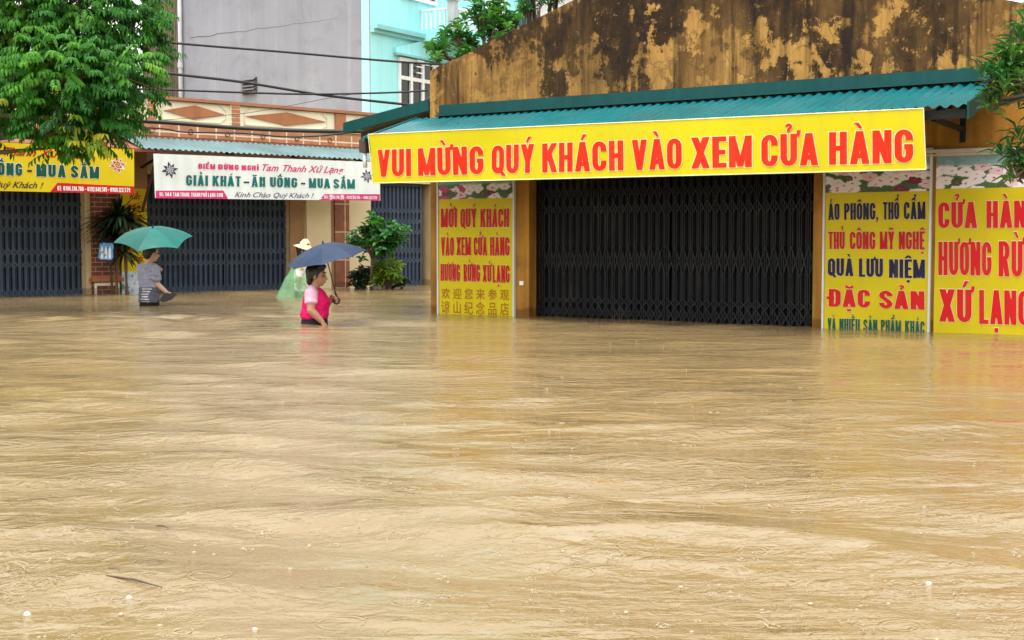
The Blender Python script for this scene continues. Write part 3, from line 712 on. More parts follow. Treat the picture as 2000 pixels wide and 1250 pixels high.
# ------------------------------------------------------------------ cream shophouse with terracotta parapet
def make_shophouse():
    Ul = lambda x, n=0.0: L.U(x, 480, n)
    Zc = lambda y, n=0.0: L.Z(550, y, n)
    u0, u1 = Ul(-420), Ul(905)
    zt = Zc(206, .12); zg = L.Z(440, 345)
    root = empty('cream_shophouse', L.P(Ul(400), 0, 0), 'low cream shophouse with terracotta diamond parapet and slate blue folding gates', 'shophouse')
    w = MB()
    piers = [(165, 288), (565, 722)]
    for x0, x1 in piers: w.pbox(L, Ul(x0), Ul(x1), -.9, zg, -.3, 0)
    w.pbox(L, u0, Ul(-330), -.9, zg, -.3, 0); w.pbox(L, Ul(842), u1, -.9, zg, -.3, 0)
    w.pbox(L, u0, u1, zg, zt - .05, -.3, 0)
    w.pbox(L, u0, u0 + .3, -.9, zt - .05, -7, -.3); w.pbox(L, u1 - .3, u1, -.9, zt - .05, -7, -.3); w.pbox(L, u0 + .3, u1 - .3, zg, zg + .15, -7, -.3)
    w.build('wall', MT['tan'], root)
    # parapet
    p = MB(); p.pbox(L, u0, u1, Zc(252, .03), zt - .05, .001, .06); par = p.build('parapet', MT['cream'], root)
    c = MB(); c.pbox(L, u0, u1, zt - .052, zt, -.34, .13); c.pbox(L, u0, u1, zt - .066, zt - .053, -.3, .10); c.build('coping', M('brown_coping', (.36, .15, .07), .7, .2, 3), par)
    cents = [(382, 128, 'd'), (560, 168, 'd'), (200, 160, 'd'), (20, 160, 'd'), (716, 50, 'd')]
    zm = L.Z(550, 232, .06); zh = (L.Z(550, 216, .06) - L.Z(550, 249, .06)) / 2
    for x, wd, kd in cents:
        ua, ub = Ul(x - wd * .46, .06), Ul(x + wd * .46, .06); uc = (ua + ub) / 2
        d = MB(); d.pprism(L, [(ua, zm), (uc, zm - zh * .8), (ub, zm), (uc, zm + zh * .8)], .061, .085); d.build('diamond', MT['terra'], par)
        f = MB(); e = .02; o_ = .13; A, B = ua - .03, ub + .03; b_, t_ = zm - zh * 1.02, zm + zh * 1.02      # moulded frame with notched corners
        pth = [(A, b_), (B - o_, b_), (B, b_ + o_ * .7), (B, t_ - o_ * .7), (B - o_, t_), (A + o_, t_), (A, t_ - o_ * .7), (A, b_)]
        for i in range(len(pth) - 1): f.bar(L.P(*pth[i], .068), L.P(*pth[i + 1], .068), .016, .02, L.n)
        f.build('moulding', M('moulding_cream', (.72, .64, .43), .7) if x == 382 else bpy.data.materials['moulding_cream'], par)
    zA, zB = L.Z(550, 253, .06), L.Z(550, 212, .06)
    for x0, x1 in ((451, 469), (288, 306)):             # ladder brick posts
        q = MB(); q.pbox(L, Ul(x0, .06), Ul(x1, .06), zA, zB, .061, .11); post = q.build('post', MT['cream'], par)
        for i in range(5):
            r = MB(); za = zA + (zB - zA) * (i + .14) / 5; zb_ = zA + (zB - zA) * (i + .86) / 5
            r.pbox(L, Ul(x0, .06) + .012, Ul(x1, .06) - .012, za, zb_, .111, .125); r.build('brick_block', MT['terra'], post)
    q = MB(); q.pbox(L, Ul(655, .06), Ul(675, .06), zA, zB, .061, .10); q.build('plain_panel', MT['terra'], par)
    bd = MB(); bd.pbox(L, u0, u1, Zc(279, .1), Zc(258, .1), .001, .10); band = bd.build('brick_band', MT['brickband'], root)
    for i in range(12):
        u = Ul(300, .1) + i * .72; rr = MB()
        for z in (Zc(268, .1),):
            pts = [L.P(u + .045 * math.cos(k * math.pi / 6), z + .045 * math.sin(k * math.pi / 6), .11) for k in range(13)]
            rr.tube(pts, .008, 6, False)
        rr.build('ring_ornament', MT['brown'], band, True)
    sl2 = MB(); sl2.pbox(L, u0, u1, Zc(284, .12), Zc(280, .12), .001, .16); sl2.build('string_course', MT['brown'], root)
    # gates
    Zb = lambda y, x=440: L.Z(x, y, -.12)
    def gate(xs, bandpx):
        gm = MB(); gm.pbox(L, Ul(xs[0], -.1), Ul(xs[-1], -.1), zg - .06, zg - .002, -.2, -.06); g = gm.build('folding_gate', MT['gate_blue'], root)
        for i in range(len(xs) - 1):
            ua, ub = Ul(xs[i], -.12) + .014, Ul(xs[i + 1], -.12) - .014
            bands = [(Zb(b0), Zb(b1)) for b0, b1 in bandpx]
            gate_leaf(L, ua, ub, -.85, zg - .062, -.12, .098, bands).build('gate_leaf', [MT['gate_blue'], MT['gate_blue2']], g)
            if i:
                pm = MB(); pm.pbox(L, Ul(xs[i], -.12) - .012, Ul(xs[i], -.12) + .012, -.85, zg - .062, -.13, -.085); pm.build('meeting_post', MT['gate_blue'], g)
    bpx = [(436, 420), (458, 444), (500, 482), (520, 506), (572, 553), (412, 398)]
    gate([-330, -165, 165], bpx); gate([288, 440, 565], bpx); gate([722, 822], bpx)
    it = MB(); it.pbox(L, u0 + .4, u1 - .35, -.9, zg, -2.4, -2.3); it.build('inner_wall', MT['dark'], root)
    # pilasters
    pb = MB(); pb.pbox(L, Ul(176), Ul(226), -.9, Zb(290), .001, .10); pil = pb.build('brick_pillar', MT['brick'], root)
    cs = MB(); cs.pbox(L, Ul(170), Ul(232), L.Z(200, 550, .1), L.Z(200, 543, .1), .001, .17); cs.pbox(L, Ul(174), Ul(229), L.Z(200, 543, .1), L.Z(200, 539, .1), .001, .14); cs.build('plinth_cap', MT['terra'], pil)
    pp = MB(); pp.pbox(L, Ul(177), Ul(181), -.5, L.Z(200, 552, .1), .101, .13); pp.pbox(L, Ul(221), Ul(225), -.5, L.Z(200, 552, .1), .101, .13); pp.pbox(L, Ul(181), Ul(221), L.Z(200, 558, .1), L.Z(200, 552, .1), .101, .13); pp.build('plinth_frame', MT['cream'], pil)
    ep = MB(); ep.pbox(L, Ul(165), Ul(175.5), -.9, Zb(290), .001, .04); ep.build('edge_strip', MT['tan'], root)
    e2 = MB(); e2.pbox(L, Ul(565), Ul(592), -.9, zg, .001, .03); e2.build('edge_strip', M('brown_edge_paint', (.30, .17, .075), .8, .15, 3), root)
    cc = MB(); cc.pbox(L, Ul(596), Ul(643), -.9, Zb(290), .001, .06); cc.build('pilaster', M('warm_cream_wall', (.72, .59, .36), .8, .07, 2, .1, 40), root)
    c3 = MB(); c3.pbox(L, Ul(643.5), Ul(650), -.9, Zb(290), .001, .05); c3.build('edge_strip', bpy.data.materials['brown_edge_paint'], root)
    ts = MB(); ts.pbox(L, Ul(650.5), Ul(678), -.9, Zb(290), .001, .07); ts.build('tile_strip', MT['tile'], root)
    c4 = MB(); c4.pbox(L, Ul(679), Ul(721), -.9, Zb(290), .001, .06); c4.build('pilaster', bpy.data.materials['warm_cream_wall'], root)
    # corrugated canopy over the middle bay
    zb, zf = L.Z(550, 283, .17), L.Z(550, 303, .85)
    ca = corrugated(L, (zb, .17), (zf, .85), Ul(279, .85), Ul(735, .5), .11, .013).build('canopy', MT['old_corr'], root, True)
    bm = MB(); bm.pbox(L, Ul(290, .8), Ul(735, .5), zf - .09, zf - .03, .72, .78); bm.build('front_beam', MT['brown'], ca)
    for x in (300, 440, 565, 690):
        b_ = MB(); u = Ul(x, .4); b_.bar(L.P(u, zb - .05, .02), L.P(u, zf - .06, .74), .04, .05); b_.bar(L.P(u, zb - .5, .02), L.P(u, zf - .08, .7), .03, .03); b_.build('bracket', MT['steel'], ca)
    # tiled canopy over the left bay
    zb2, zf2 = L.Z(130, 262, .17), L.Z(130, 283, .8)
    tc = MB(); uu0, uu1 = u0, Ul(288, .5)
    tc.hexa([L.P(uu0, zf2 - .05, .82), L.P(uu1, zf2 - .05, .82), L.P(uu1, zb2 - .05, .02), L.P(uu0, zb2 - .05, .02), L.P(uu0, zf2, .82), L.P(uu1, zf2, .82), L.P(uu1, zb2, .02), L.P(uu0, zb2, .02)])
    can = tc.build('tiled_canopy', MT['tile_red'], root)
    vb = MB(); vb.bar(L.P(uu1 - .02, zb2 - .02, .1), L.P(uu1 + .06, zf2 - .06, .84), .10, .09); vb.bar(L.P(uu1 + .04, zf2 - .07, .8), L.P(uu1 + .16, zf2 - 1.0, .03), .035, .035); vb.build('verge_board', M('rust_red_timber', (.14, .045, .03), .7), can)
    ow = MB(); ow.pbox(L, Ul(235), Ul(288), L.Z(262, 376), L.Z(262, 285), .001, .03); ow.build('wall_patch', MT['orange_wall'], root)
    return root
HOUSE = make_shophouse()

# ------------------------------------------------------------------ blue house behind with its grey party wall
def make_blue_house():
    H = 12.5
    root = empty('blue_house', B2.P(0, 0, 0), 'tall bright blue house with a bare grey cement side wall behind the shops', 'house')
    ug = B1.U(356, 200); ub = B2.U(1012, 30)
    A = B2.P(0, 0); Bq = B2.P(ub, 0); D = B1.P(ug, 0)
    back = Bq + (D - A)
    f = MB(); f.pbox(B2, 0, ub, -.9, H, -.25, 0); f.build('street_wall', MT['blue'], root)
    s = MB(); s.pbox(B1, ug, -.004, -.9, H, -.02, .004); sw = s.build('side_wall', MT['grey'], root)
    rr = MB(); rr.hexa([(A.x, A.y, H - .2), (Bq.x, Bq.y, H - .2), (back.x, back.y, H - .2), (D.x, D.y, H - .2), (A.x, A.y, H), (Bq.x, Bq.y, H), (back.x, back.y, H), (D.x, D.y, H)]); rr.build('roof', MT['grey'], root)
    # vent block in the side wall
    x0, x1 = B1.U(476, 170), B1.U(501, 170); z0, z1 = B1.Z(488, 184), B1.Z(488, 152)
    v = MB(); v.pbox(B1, x0 - .03, x1 + .03, z0, z1, .002, .03); vent = v.build('vent', M('vent_cement', (.05, .05, .055), .9), sw)
    for i in range(5):
        b_ = MB(); za = z0 + (z1 - z0) * (i + .1) / 5; b_.hexa([B1.P(x0, za, .10), B1.P(x1, za, .10), B1.P(x1, za + .05, .031), B1.P(x0, za + .05, .031), B1.P(x0, za + .02, .10), B1.P(x1, za + .02, .10), B1.P(x1, za + .07, .031), B1.P(x0, za + .07, .031)])
        b_.build('louvre_blade', M('vent_blade', (.14, .14, .15), .8) if i == 0 else bpy.data.materials['vent_blade'], vent)
    pts = []                                                        # cracked floor line across the wall
    for i in range(26):
        t = i / 25; x = 372 + (705 - 372) * t; y = 74 - 44 * t + 5 * mnoise.noise(Vector((t * 14, 2, 0))); u, z = B1.uv(x, y); pts.append(B1.P(u, z, .003))
    ck = MB(); ck.tube(pts, [.010 * (1 - i / 30) for i in range(26)], 5); ck.build('crack', M('crack_line', (.12, .12, .13), .9), sw)
    # ledge
    def strip(x0, y0, x1, y1, n, h, mat, nm, par=root):
        u0, z0 = B2.uv(x0, y0, n); u1, z1 = B2.uv(x1, y1, n)
        m = MB(); zz = z0; m.pbox(B2, u0, u1, zz - h, zz, .002, n); return m.build(nm, mat, par)
    u_l = B2.U(727, 43, .15)
    ld = MB(); zl = B2.Z(735, 45, .18); ld.pbox(B2, 0, ub, zl - .10, zl, .002, .18); ld.pbox(B2, 0, ub, zl - .18, zl - .102, .002, .10); ld.build('ledge', MT['blue_trim'], root)
    # lower window with hood, fanlights and casements
    def window(xa, xb, ytop, ybot, tr, hood):
        ua, ub_ = B2.U(xa, 150), B2.U(xb, 150); zt, zb = B2.Z(xa + 3, ytop), B2.Z(xa + 3, ybot); fr = .085
        w = MB(); w.pbox(B2, ua, ub_, zb, zb + fr, .002, .07); w.pbox(B2, ua, ub_, zt - fr, zt, .002, .07)
        n = 4; zm = zb + (zt - zb) * tr
        for i in range(n + 1):
            u = ua + (ub_ - ua) * i / n; w.pbox(B2, max(ua, u - fr / 2), min(ub_, u + fr / 2), zb + fr, zt - fr, .003, .068)
        for i in range(n):
            w.pbox(B2, ua + (ub_ - ua) * i / n + fr / 2, ua + (ub_ - ua) * (i + 1) / n - fr / 2, zm - fr / 2, zm + fr / 2, .004, .066)
        wi = w.build('window', MT['white'], root)
        gl = MB(); gl.pbox(B2, ua + .02, ub_ - .02, zb + .02, zt - .02, .0025, .02); gl.build('pane', MT['glass'], wi)
        if hood:
            h = MB(); c = (ua + ub_) / 2; h.pprism(B2, [(ua - .18, zt + .08), (ub_ + .18, zt + .08), (ub_ + .18, zt + .2), (c, zt + .48), (ua - .18, zt + .2)], .002, .09); h.build('hood', MT['blue'], wi)
            h2 = MB(); h2.pbox(B2, ua - .16, ub_ + .16, zt + .03, zt + .078, .002, .16); h2.build('drip_moulding', MT['blue_trim'], wi)
            sh = MB(); u1_ = ua + (ub_ - ua) * 1.5 / n
            for i in range(3): sh.pbox(B2, u1_ - .12, u1_ + .14, zm + .14 + i * .14, zm + .165 + i * .14, .12, .15)
            sh.build('open_fanlight', MT['white'], wi)
    window(777, 866, 112, 252, .72, True)
    window(783, 850, -78, -4, .7, False)
    # balcony
    nb = .9; zr0, zr1 = B2.Z(905, 62, nb), B2.Z(905, 18, nb)
    ba, bb = B2.U(884, 40, nb), B2.U(1000, 40, nb)
    sb = MB(); sb.pbox(B2, ba - .05, bb, zr0 - .22, zr0 - .06, .002, nb + .06); bal = sb.build('balcony', MT['blue'], root)
    for nn, ends in ((nb, (ba, bb)),):
        ra = MB(); ra.pbox(B2, ba, bb, zr1 - .05, zr1, nn - .03, nn + .03); ra.pbox(B2, ba, bb, zr0 + .05, zr0 + .09, nn - .02, nn + .02)
        k = int((bb - ba) / .13)
        for i in range(k + 1):
            u = ba + (bb - ba) * i / k; ra.pbox(B2, u - .017, u + .017, zr0 + .09, zr1 - .05, nn - .017, nn + .017)
        for i in range(7):
            n_ = nb * i / 7; ra.pbox(B2, ba - .017, ba + .017, zr0 + .05, zr1 - .05, n_ + .02, n_ + .054)
        ra.pbox(B2, ba - .03, ba + .03, zr1 - .05, zr1 - .001, .02, nb - .03)
        ra.build('railing', MT['white'], bal)
    po = MB(); po.pbox(B2, ba - .09, ba + .09, zr0 - .06, zr1 + .12, nb - .085, nb + .095); po.pbox(B2, ba - .12, ba + .12, zr1 + .121, zr1 + .18, nb - .115, nb + .125); po.ball(B2.P(ba, zr1 + .28, nb), .09); po.build('newel', M('pale_grey_paint', (.42, .47, .48), .6), bal)
    dr = MB(); dr.pbox(B2, B2.U(948, 30), B2.U(985, 30), B2.Z(905, 62), B2.Z(905, -60), .002, .04); dr.build('balcony_door', MT['white'], root)
    gp = MB(); gp.pbox(B2, ub + .002, ub + .55, -.9, H - .5, -.2, .12); gp.build('corner_pillar', M('dark_teal_paint', (.03, .13, .13), .6), root)
    return root
make_blue_house()
# white gable house further along the street
def make_white_house():
    p0 = at(1024, 30, 41.0); W_ = Plane((p0.x, p0.y), (.9, .43))
    root = empty('white_house', W_.P(0, 0, 0), 'pale white house wall beyond the blue house, seen behind branches', 'house')
    m = MB(); m.pbox(W_, 0, 5, -.9, 8.6, -5, 0); m.build('wall', MT['white'], root)
    r = MB(); r.pprism(W_, [(-.3, 8.601), (5.3, 8.601), (2.5, 10.2)], -5.3, .3); r.build('roof', MT['tile_red'], root)
    w = MB(); w.pbox(W_, 1.2, 2.2, 5.2, 6.6, .002, .05); f = w.build('window', MT['blue_trim'], root)
    g = MB(); g.pbox(W_, 1.28, 2.12, 5.28, 6.52, .051, .06); g.build('pane', MT['glass'], f)
make_white_house()
# brown tin-clad house on the left of the grey wall
def make_tin_house():
    p0 = B1.P(B1.U(354, 100) - .02, 0, -.3); T = Plane((p0.x, p0.y), (.796, -.606))
    root = empty('tin_clad_house', T.P(0, 0, 0), 'narrow house clad in brown ribbed tin sheet, between the tree and the grey wall', 'house')
    m = MB()
    pr = []
    for i in range(26):
        u = -1.9 + i * .075; pr += [(u, 0), (u + .05, 0), (u + .055, .02), (u + .07, .02)]
    vs = [T.P(u, -.9, n) for u, n in pr] + [T.P(u, 11.5, n) for u, n in pr]; k = len(pr)
    m.add(vs, [(i, i + 1, i + 1 + k, i + k) for i in range(k - 1)]); m.pbox(T, -1.9, .05, -.9, 11.5, -5, -.02)
    m.build('wall', MT['rust'], root)
    d = MB(); d.tube([T.P(.08, -.5, .38), T.P(.08, 11.4, .38)], .055, 10); d.build('drainpipe', MT['pipe'], root, True)
    for i in range(5):
        c = MB(); c.tube([T.P(.08, .8 + i * 2.2, .38), T.P(.08, .92 + i * 2.2, .38)], .07, 10); c.build('pipe_clip', MT['pipe'], root)
    rf = MB(); rf.pbox(T, -2.1, .05, 11.501, 11.6, -5.2, .1); rf.build('roof', MT['rust'], root)
make_tin_house()
# ------------------------------------------------------------------ banners and posters
def vinyl(name, col, rough=.42):
    k = NT(name); c = tuple(col[:3]) + (1,)
    f = k.ramp(k.noise(k.coord((1, 1, 1)), 1.3, 5, .6), [(.3, .90), (.7, 1.05)])
    c = k.mix(1.0, c, f, 'MULTIPLY')
    st = k.noise(k.coord((12, 12, .7)), 1.0, 4, .6)
    c = k.mix(k.ramp(st, [(.5, 0), (.75, .10)]), c, (.25, .2, .1, 1))
    k.base(c); k.rough(rough); k.b.inputs['Specular IOR Level'].default_value = .2; return k.m
YEL = vinyl('yellow_vinyl', (.58, .50, .005)); YEL2 = vinyl('deep_yellow_vinyl', (.58, .47, .005)); YEL3 = vinyl('aged_yellow_vinyl', (.68, .52, .012))
RED = vinyl('signal_red_ink', (.70, .022, .004)); DRED = vinyl('dark_red_ink', (.46, .006, .008)); PALE = vinyl('pale_outline_ink', (.80, .66, .30)); EDGE = vinyl('brown_red_ink', (.30, .02, .004))
NAVY = vinyl('navy_ink', (.010, .010, .045)); GRN = vinyl('deep_green_ink', (.005, .085, .055)); CRIM = vinyl('crimson_ink', (.58, .008, .014))
WHT = vinyl('white_vinyl', (.76, .82, .80)); PINK = vinyl('magenta_ink', (.66, .04, .20)); TEAL = vinyl('teal_ink', (.006, .16, .15)); INKW = vinyl('white_ink', (.82, .78, .76))
BLK = vinyl('dark_slate_ink', (.03, .035, .045)); MAUVE = vinyl('mauve_ink', (.12, .08, .18)); LAV = vinyl('lavender_ink', (.48, .44, .58)); BRN = vinyl('russet_ink', (.36, .12, .015)); ROSE = vinyl('rose_red_ink', (.50, .03, .05))
FRM = M('poster_frame_strip', (.58, .60, .62), .5, .1, 4)

def star(sh, mb, px, py, r, mi, mi2, seed=0):
    """star anise drawing: eight dark pods with pale hearts"""
    u, z = sh.uv(px, py); ru = sh.uv(px + r, py)[0] - u; rz = sh.uv(px, py - r)[1] - z
    for k in range(8):
        a = k * math.pi / 4 + .2; ca, sa = math.cos(a), math.sin(a); l = 1.0 if k % 2 == 0 else .86
        for (m, s_, o_) in ((mi, 1.0, .003), (mi2, .55, .0045)):
            mb.cm = m; pts = []
            for (t, w) in ((.08, .03), (.35, .15), (.6, .15), (1.0, 0), (.6, -.15), (.35, -.15), (.08, -.03)):
                t2 = .12 + (t - .12) * (s_ if s_ < 1 else 1) * l; w2 = w * s_
                pts.append(sh.pos(u + ru * (t2 * ca - w2 * sa), z + rz * (t2 * sa + w2 * ca), o_ + .0003 * k))
            mb.poly(pts)
    mb.cm = 0

CORD = M('nylon_cord', (.5, .5, .45), .6)
def big_banner():
    n0 = SHOP['N'] + .03
    sh = Sheet(S, n0, 0, fn=lambda u, z: .018 * mnoise.noise(Vector((u * 1.0, z * 1.2, 3))) + .006 * mnoise.noise(Vector((u * 2.2 + z * 1.5, z * 1.5, 8))))
    q = [(721, 263), (1803, 213), (1808, 330), (729, 357)]
    u, z = sh.uv(*q[0])
    root = empty('hanging_banner', S.P(u, z, n0), 'long yellow banner with large red Vietnamese capitals hung along the green awning', 'banner')
    m = MB(); sh.panel(m, q, 110, 14); CL = m.build('cloth', YEL, root, True)
    hm = MB()
    for (a_, b_) in (((719, 262.5), (1804, 212)), ((1804, 212), (1809, 331)), ((728, 358), (1809, 331)), ((719, 262.5), (728, 358))):
        A = sh.uv(*a_); B = sh.uv(*b_); pts = [sh.pos(A[0] + (B[0] - A[0]) * i / 60, A[1] + (B[1] - A[1]) * i / 60, .001) for i in range(61)]
        hm.tube(pts, .006, 5)
    hm.build('hem', vinyl('pale_yellow_hem', (.70, .66, .40)), root)
    T = MB()
    words = [('VUI', 738, 804), ('MỪNG', 818, 944), ('QUÝ', 960, 1044), ('KHÁCH', 1060, 1218), ('VÀO', 1235, 1332), ('XEM', 1351, 1468), ('CỬA', 1487, 1599), ('HÀNG', 1620, 1784)]
    yt = lambda x: 293 + (252 - 293) * (x - 738) / (1784 - 738); yb = lambda x: 345.5 + (317.5 - 345.5) * (x - 738) / (1784 - 738)
    for w, x0, x1 in words:
        sh.text(T, w, x0, yb(x0), yt(x0), x1, yb(x1), yt(x1), 1, 2, t=.19, th=.155, hg=.028, gap=.08)
        c0 = len(T.f)
        for lay in (0,): pass
    join_into(CL, T.build('lettering', [RED, RED, PALE], root))
    #                                            # ties to the awning beam
    for x in range(740, 1800, 132):
        y = 263 - 50 * (x - 721) / 1082
        e = MB(); A = sh.uv(x, y); e.tube([sh.pos(A[0], A[1], 0), S.P(A[0] + .01, SHOP['zf'] - .06, SHOP['N'] - .05)], .004, 5)
        e.build('tie_cord', CORD, root)
big_banner()

def flower_poster(x0, x1, ytop, yflo, lines, label, cat='poster', frame=True, seed=0, n0=.03, extra=None, yell=YEL2, frames=(1, 1)):
    sh = Sheet(S, n0, .007, seed)
    zt = S.Z((x0 + x1) / 2, ytop, n0); ub = -.5
    ytl = lambda x, y: y
    # vertical photo lines stay vertical; horizontals follow the facade
    um = (x0 + x1) / 2
    def yof(x, ymid): return ymid + (ymid - 473) * 0 + slope(ymid) * (x - um)
    def slope(y): return -.0001 * 0 + (y - 470) / (um + 3045)
    u0, u1 = S.U(x0, 480, n0), S.U(x1, 480, n0)
    zf = S.Z(um, yflo, n0)
    root = empty('shop_poster', S.P(u0, 0, n0), label, cat)
    def panel(za, zb, mat, name, nu, nv, off=0.0):
        m = MB()
        f = lambda i, j: sh.pos(u0 + (u1 - u0) * i, za + (zb - za) * j, off)
        m.grid(f, nu, nv); m.grid(lambda i, j: sh.pos(u0 + (u1 - u0) * (1 - i), za + (zb - za) * j, off - .012), nu, nv)
        m.grid(lambda i, j: sh.pos(u0 + (u1 - u0) * i, zb, off - .012 * j), nu, 1); m.grid(lambda i, j: sh.pos(u0, za + (zb - za) * i, off - .012 * (1 - j)), nv, 1); m.grid(lambda i, j: sh.pos(u1, za + (zb - za) * i, off - .012 * j), nv, 1)
        return m.build(name, mat, root, True)
    CL = panel(-.6, zf, yell, 'text_panel', 16, 26)
    panel(zf + .0005, zt, flower_print('flower_print_%d' % seed, S, zf, zt), 'flower_picture', 16, 8)
    if frame:
        fr = MB()
        if frames[0]: fr.pbox(S, u0 - .022, u0 - .002, -.6, zt + .02, .003, n0 + .012)
        if frames[1]: fr.pbox(S, u1 + .002, u1 + .022, -.6, zt + .02, .003, n0 + .012)
        fr.pbox(S, u0 - .001, u1 + .001, zt + .003, zt + .02, .003, n0 + .012); fr.build('frame', FRM, root)
    T = MB(); mats = [DRED, NAVY, GRN, PALE, BRN, CRIM]
    for ln in lines:
        w, xa, xb, yt, yb, mi = ln[:6]
        kw = ln[6] if len(ln) > 6 else {}
        s_t, s_b = slope(yt), slope(yb)
        if kw.get('cjk'):
            sh.script(T, w, xa, yb + s_b * (xa - um), yt + s_t * (xa - um), xb, yb + s_b * (xb - um), yt + s_t * (xb - um), mi, 0, .006)
        else:
            sh.text(T, w, xa, yb + s_b * (xa - um), yt + s_t * (xa - um), xb, yb + s_b * (xb - um), yt + s_t * (xb - um), mi, 3, t=kw.get('t', .205), th=kw.get('th', .13), hg=.022, gap=kw.get('gap', .075))
    join_into(CL, T.build('lettering', mats, root))
    return root
flower_poster(857, 1002, 345, 388, [('MỜI', 862, 893, 406, 444, 0), ('QUÝ', 900, 931, 407, 444, 0), ('KHÁCH', 939, 995, 408, 444, 0),
    ('VÀO', 862, 887, 463, 500, 0), ('XEM', 892, 920, 463, 499, 0), ('CỬA', 926, 952, 463, 499, 0), ('HÀNG', 958, 996, 463, 499, 0),
    ('HƯƠNG', 861, 899, 516, 550, 0), ('RỪNG', 906, 938, 516, 550, 0), ('XỨ', 943, 960, 517, 550, 0), ('LẠNG', 963, 996, 517, 551, 0),
    ('欢 迎 您 来 参 观', 862, 994, 567, 583, 4, dict(cjk=1)), ('谅 山 纪 念 品 店', 862, 994, 593, 612, 4, dict(cjk=1))],
    'narrow yellow poster with red lettering and two lines of Chinese beside the dark gate', seed=1)
flower_poster(1611, 1814, 297, 375, [('ÁO', 1618, 1640, 396, 429, 1), ('PHÔNG,', 1649, 1716, 396, 429, 1), ('THỔ', 1725, 1757, 395, 429, 1), ('CẨM', 1766, 1808, 395, 429, 1),
    ('THỦ', 1618, 1650, 452, 487, 0), ('CÔNG', 1660, 1710, 452, 487, 0), ('MỸ', 1719, 1747, 452, 487, 0), ('NGHỆ', 1756, 1807, 452, 487, 0),
    ('QUÀ', 1617, 1667, 505, 540, 1), ('LƯU', 1678, 1725, 505, 541, 1), ('NIỆM', 1737, 1807, 506, 542, 1),
    ('ĐẶC', 1619, 1700, 566, 601, 5, dict(th=.15)), ('SẢN', 1718, 1806, 567, 602, 5, dict(th=.15)),
    ('VÀ', 1617, 1633, 624, 648, 2), ('NHIỀU', 1640, 1680, 624, 648, 2), ('SẢN', 1687, 1714, 624, 648, 2), ('PHẨM', 1721, 1760, 624, 649, 2), ('KHÁC', 1768, 1806, 624, 649, 2)],
    'yellow poster listing souvenirs in navy, red and green capitals, right of the dark gate', seed=2, frames=(1, 1))
flower_poster(1826, 2110, 298, 366, [('CỬA', 1833, 1909, 393, 445, 5), ('HÀNG', 1927, 2032, 392, 445, 5), ('HƯƠNG', 1833, 1937, 472, 539, 5), ('RỪNG', 1951, 2050, 471, 540, 5),
    ('XỨ', 1835, 1898, 567, 632, 5), ('LẠNG', 1913, 2012, 567, 634, 5)],
    'widest yellow poster, with only big red capitals, behind the leafy branch', seed=3, frames=(0, 1))
def rail():
    m = MB(); u0, u1 = S.U(1806, 480, .05), S.U(2130, 480, .05); z = S.Z(1900, 292, .05)
    m.pbox(S, u0, u1, z - .02, z + .012, .004, .06); m.pbox(S, u0, u1, z - .05, z - .03, .004, .05)
    o = m.build('poster_rail', M('rail_paint', (.45, .40, .34), .6, .2, 4), None, loc=S.P(u0, z, 0))
    tag(o, 'thin pale metal rail fixed on the orange wall above the two right posters', 'rail')
rail()

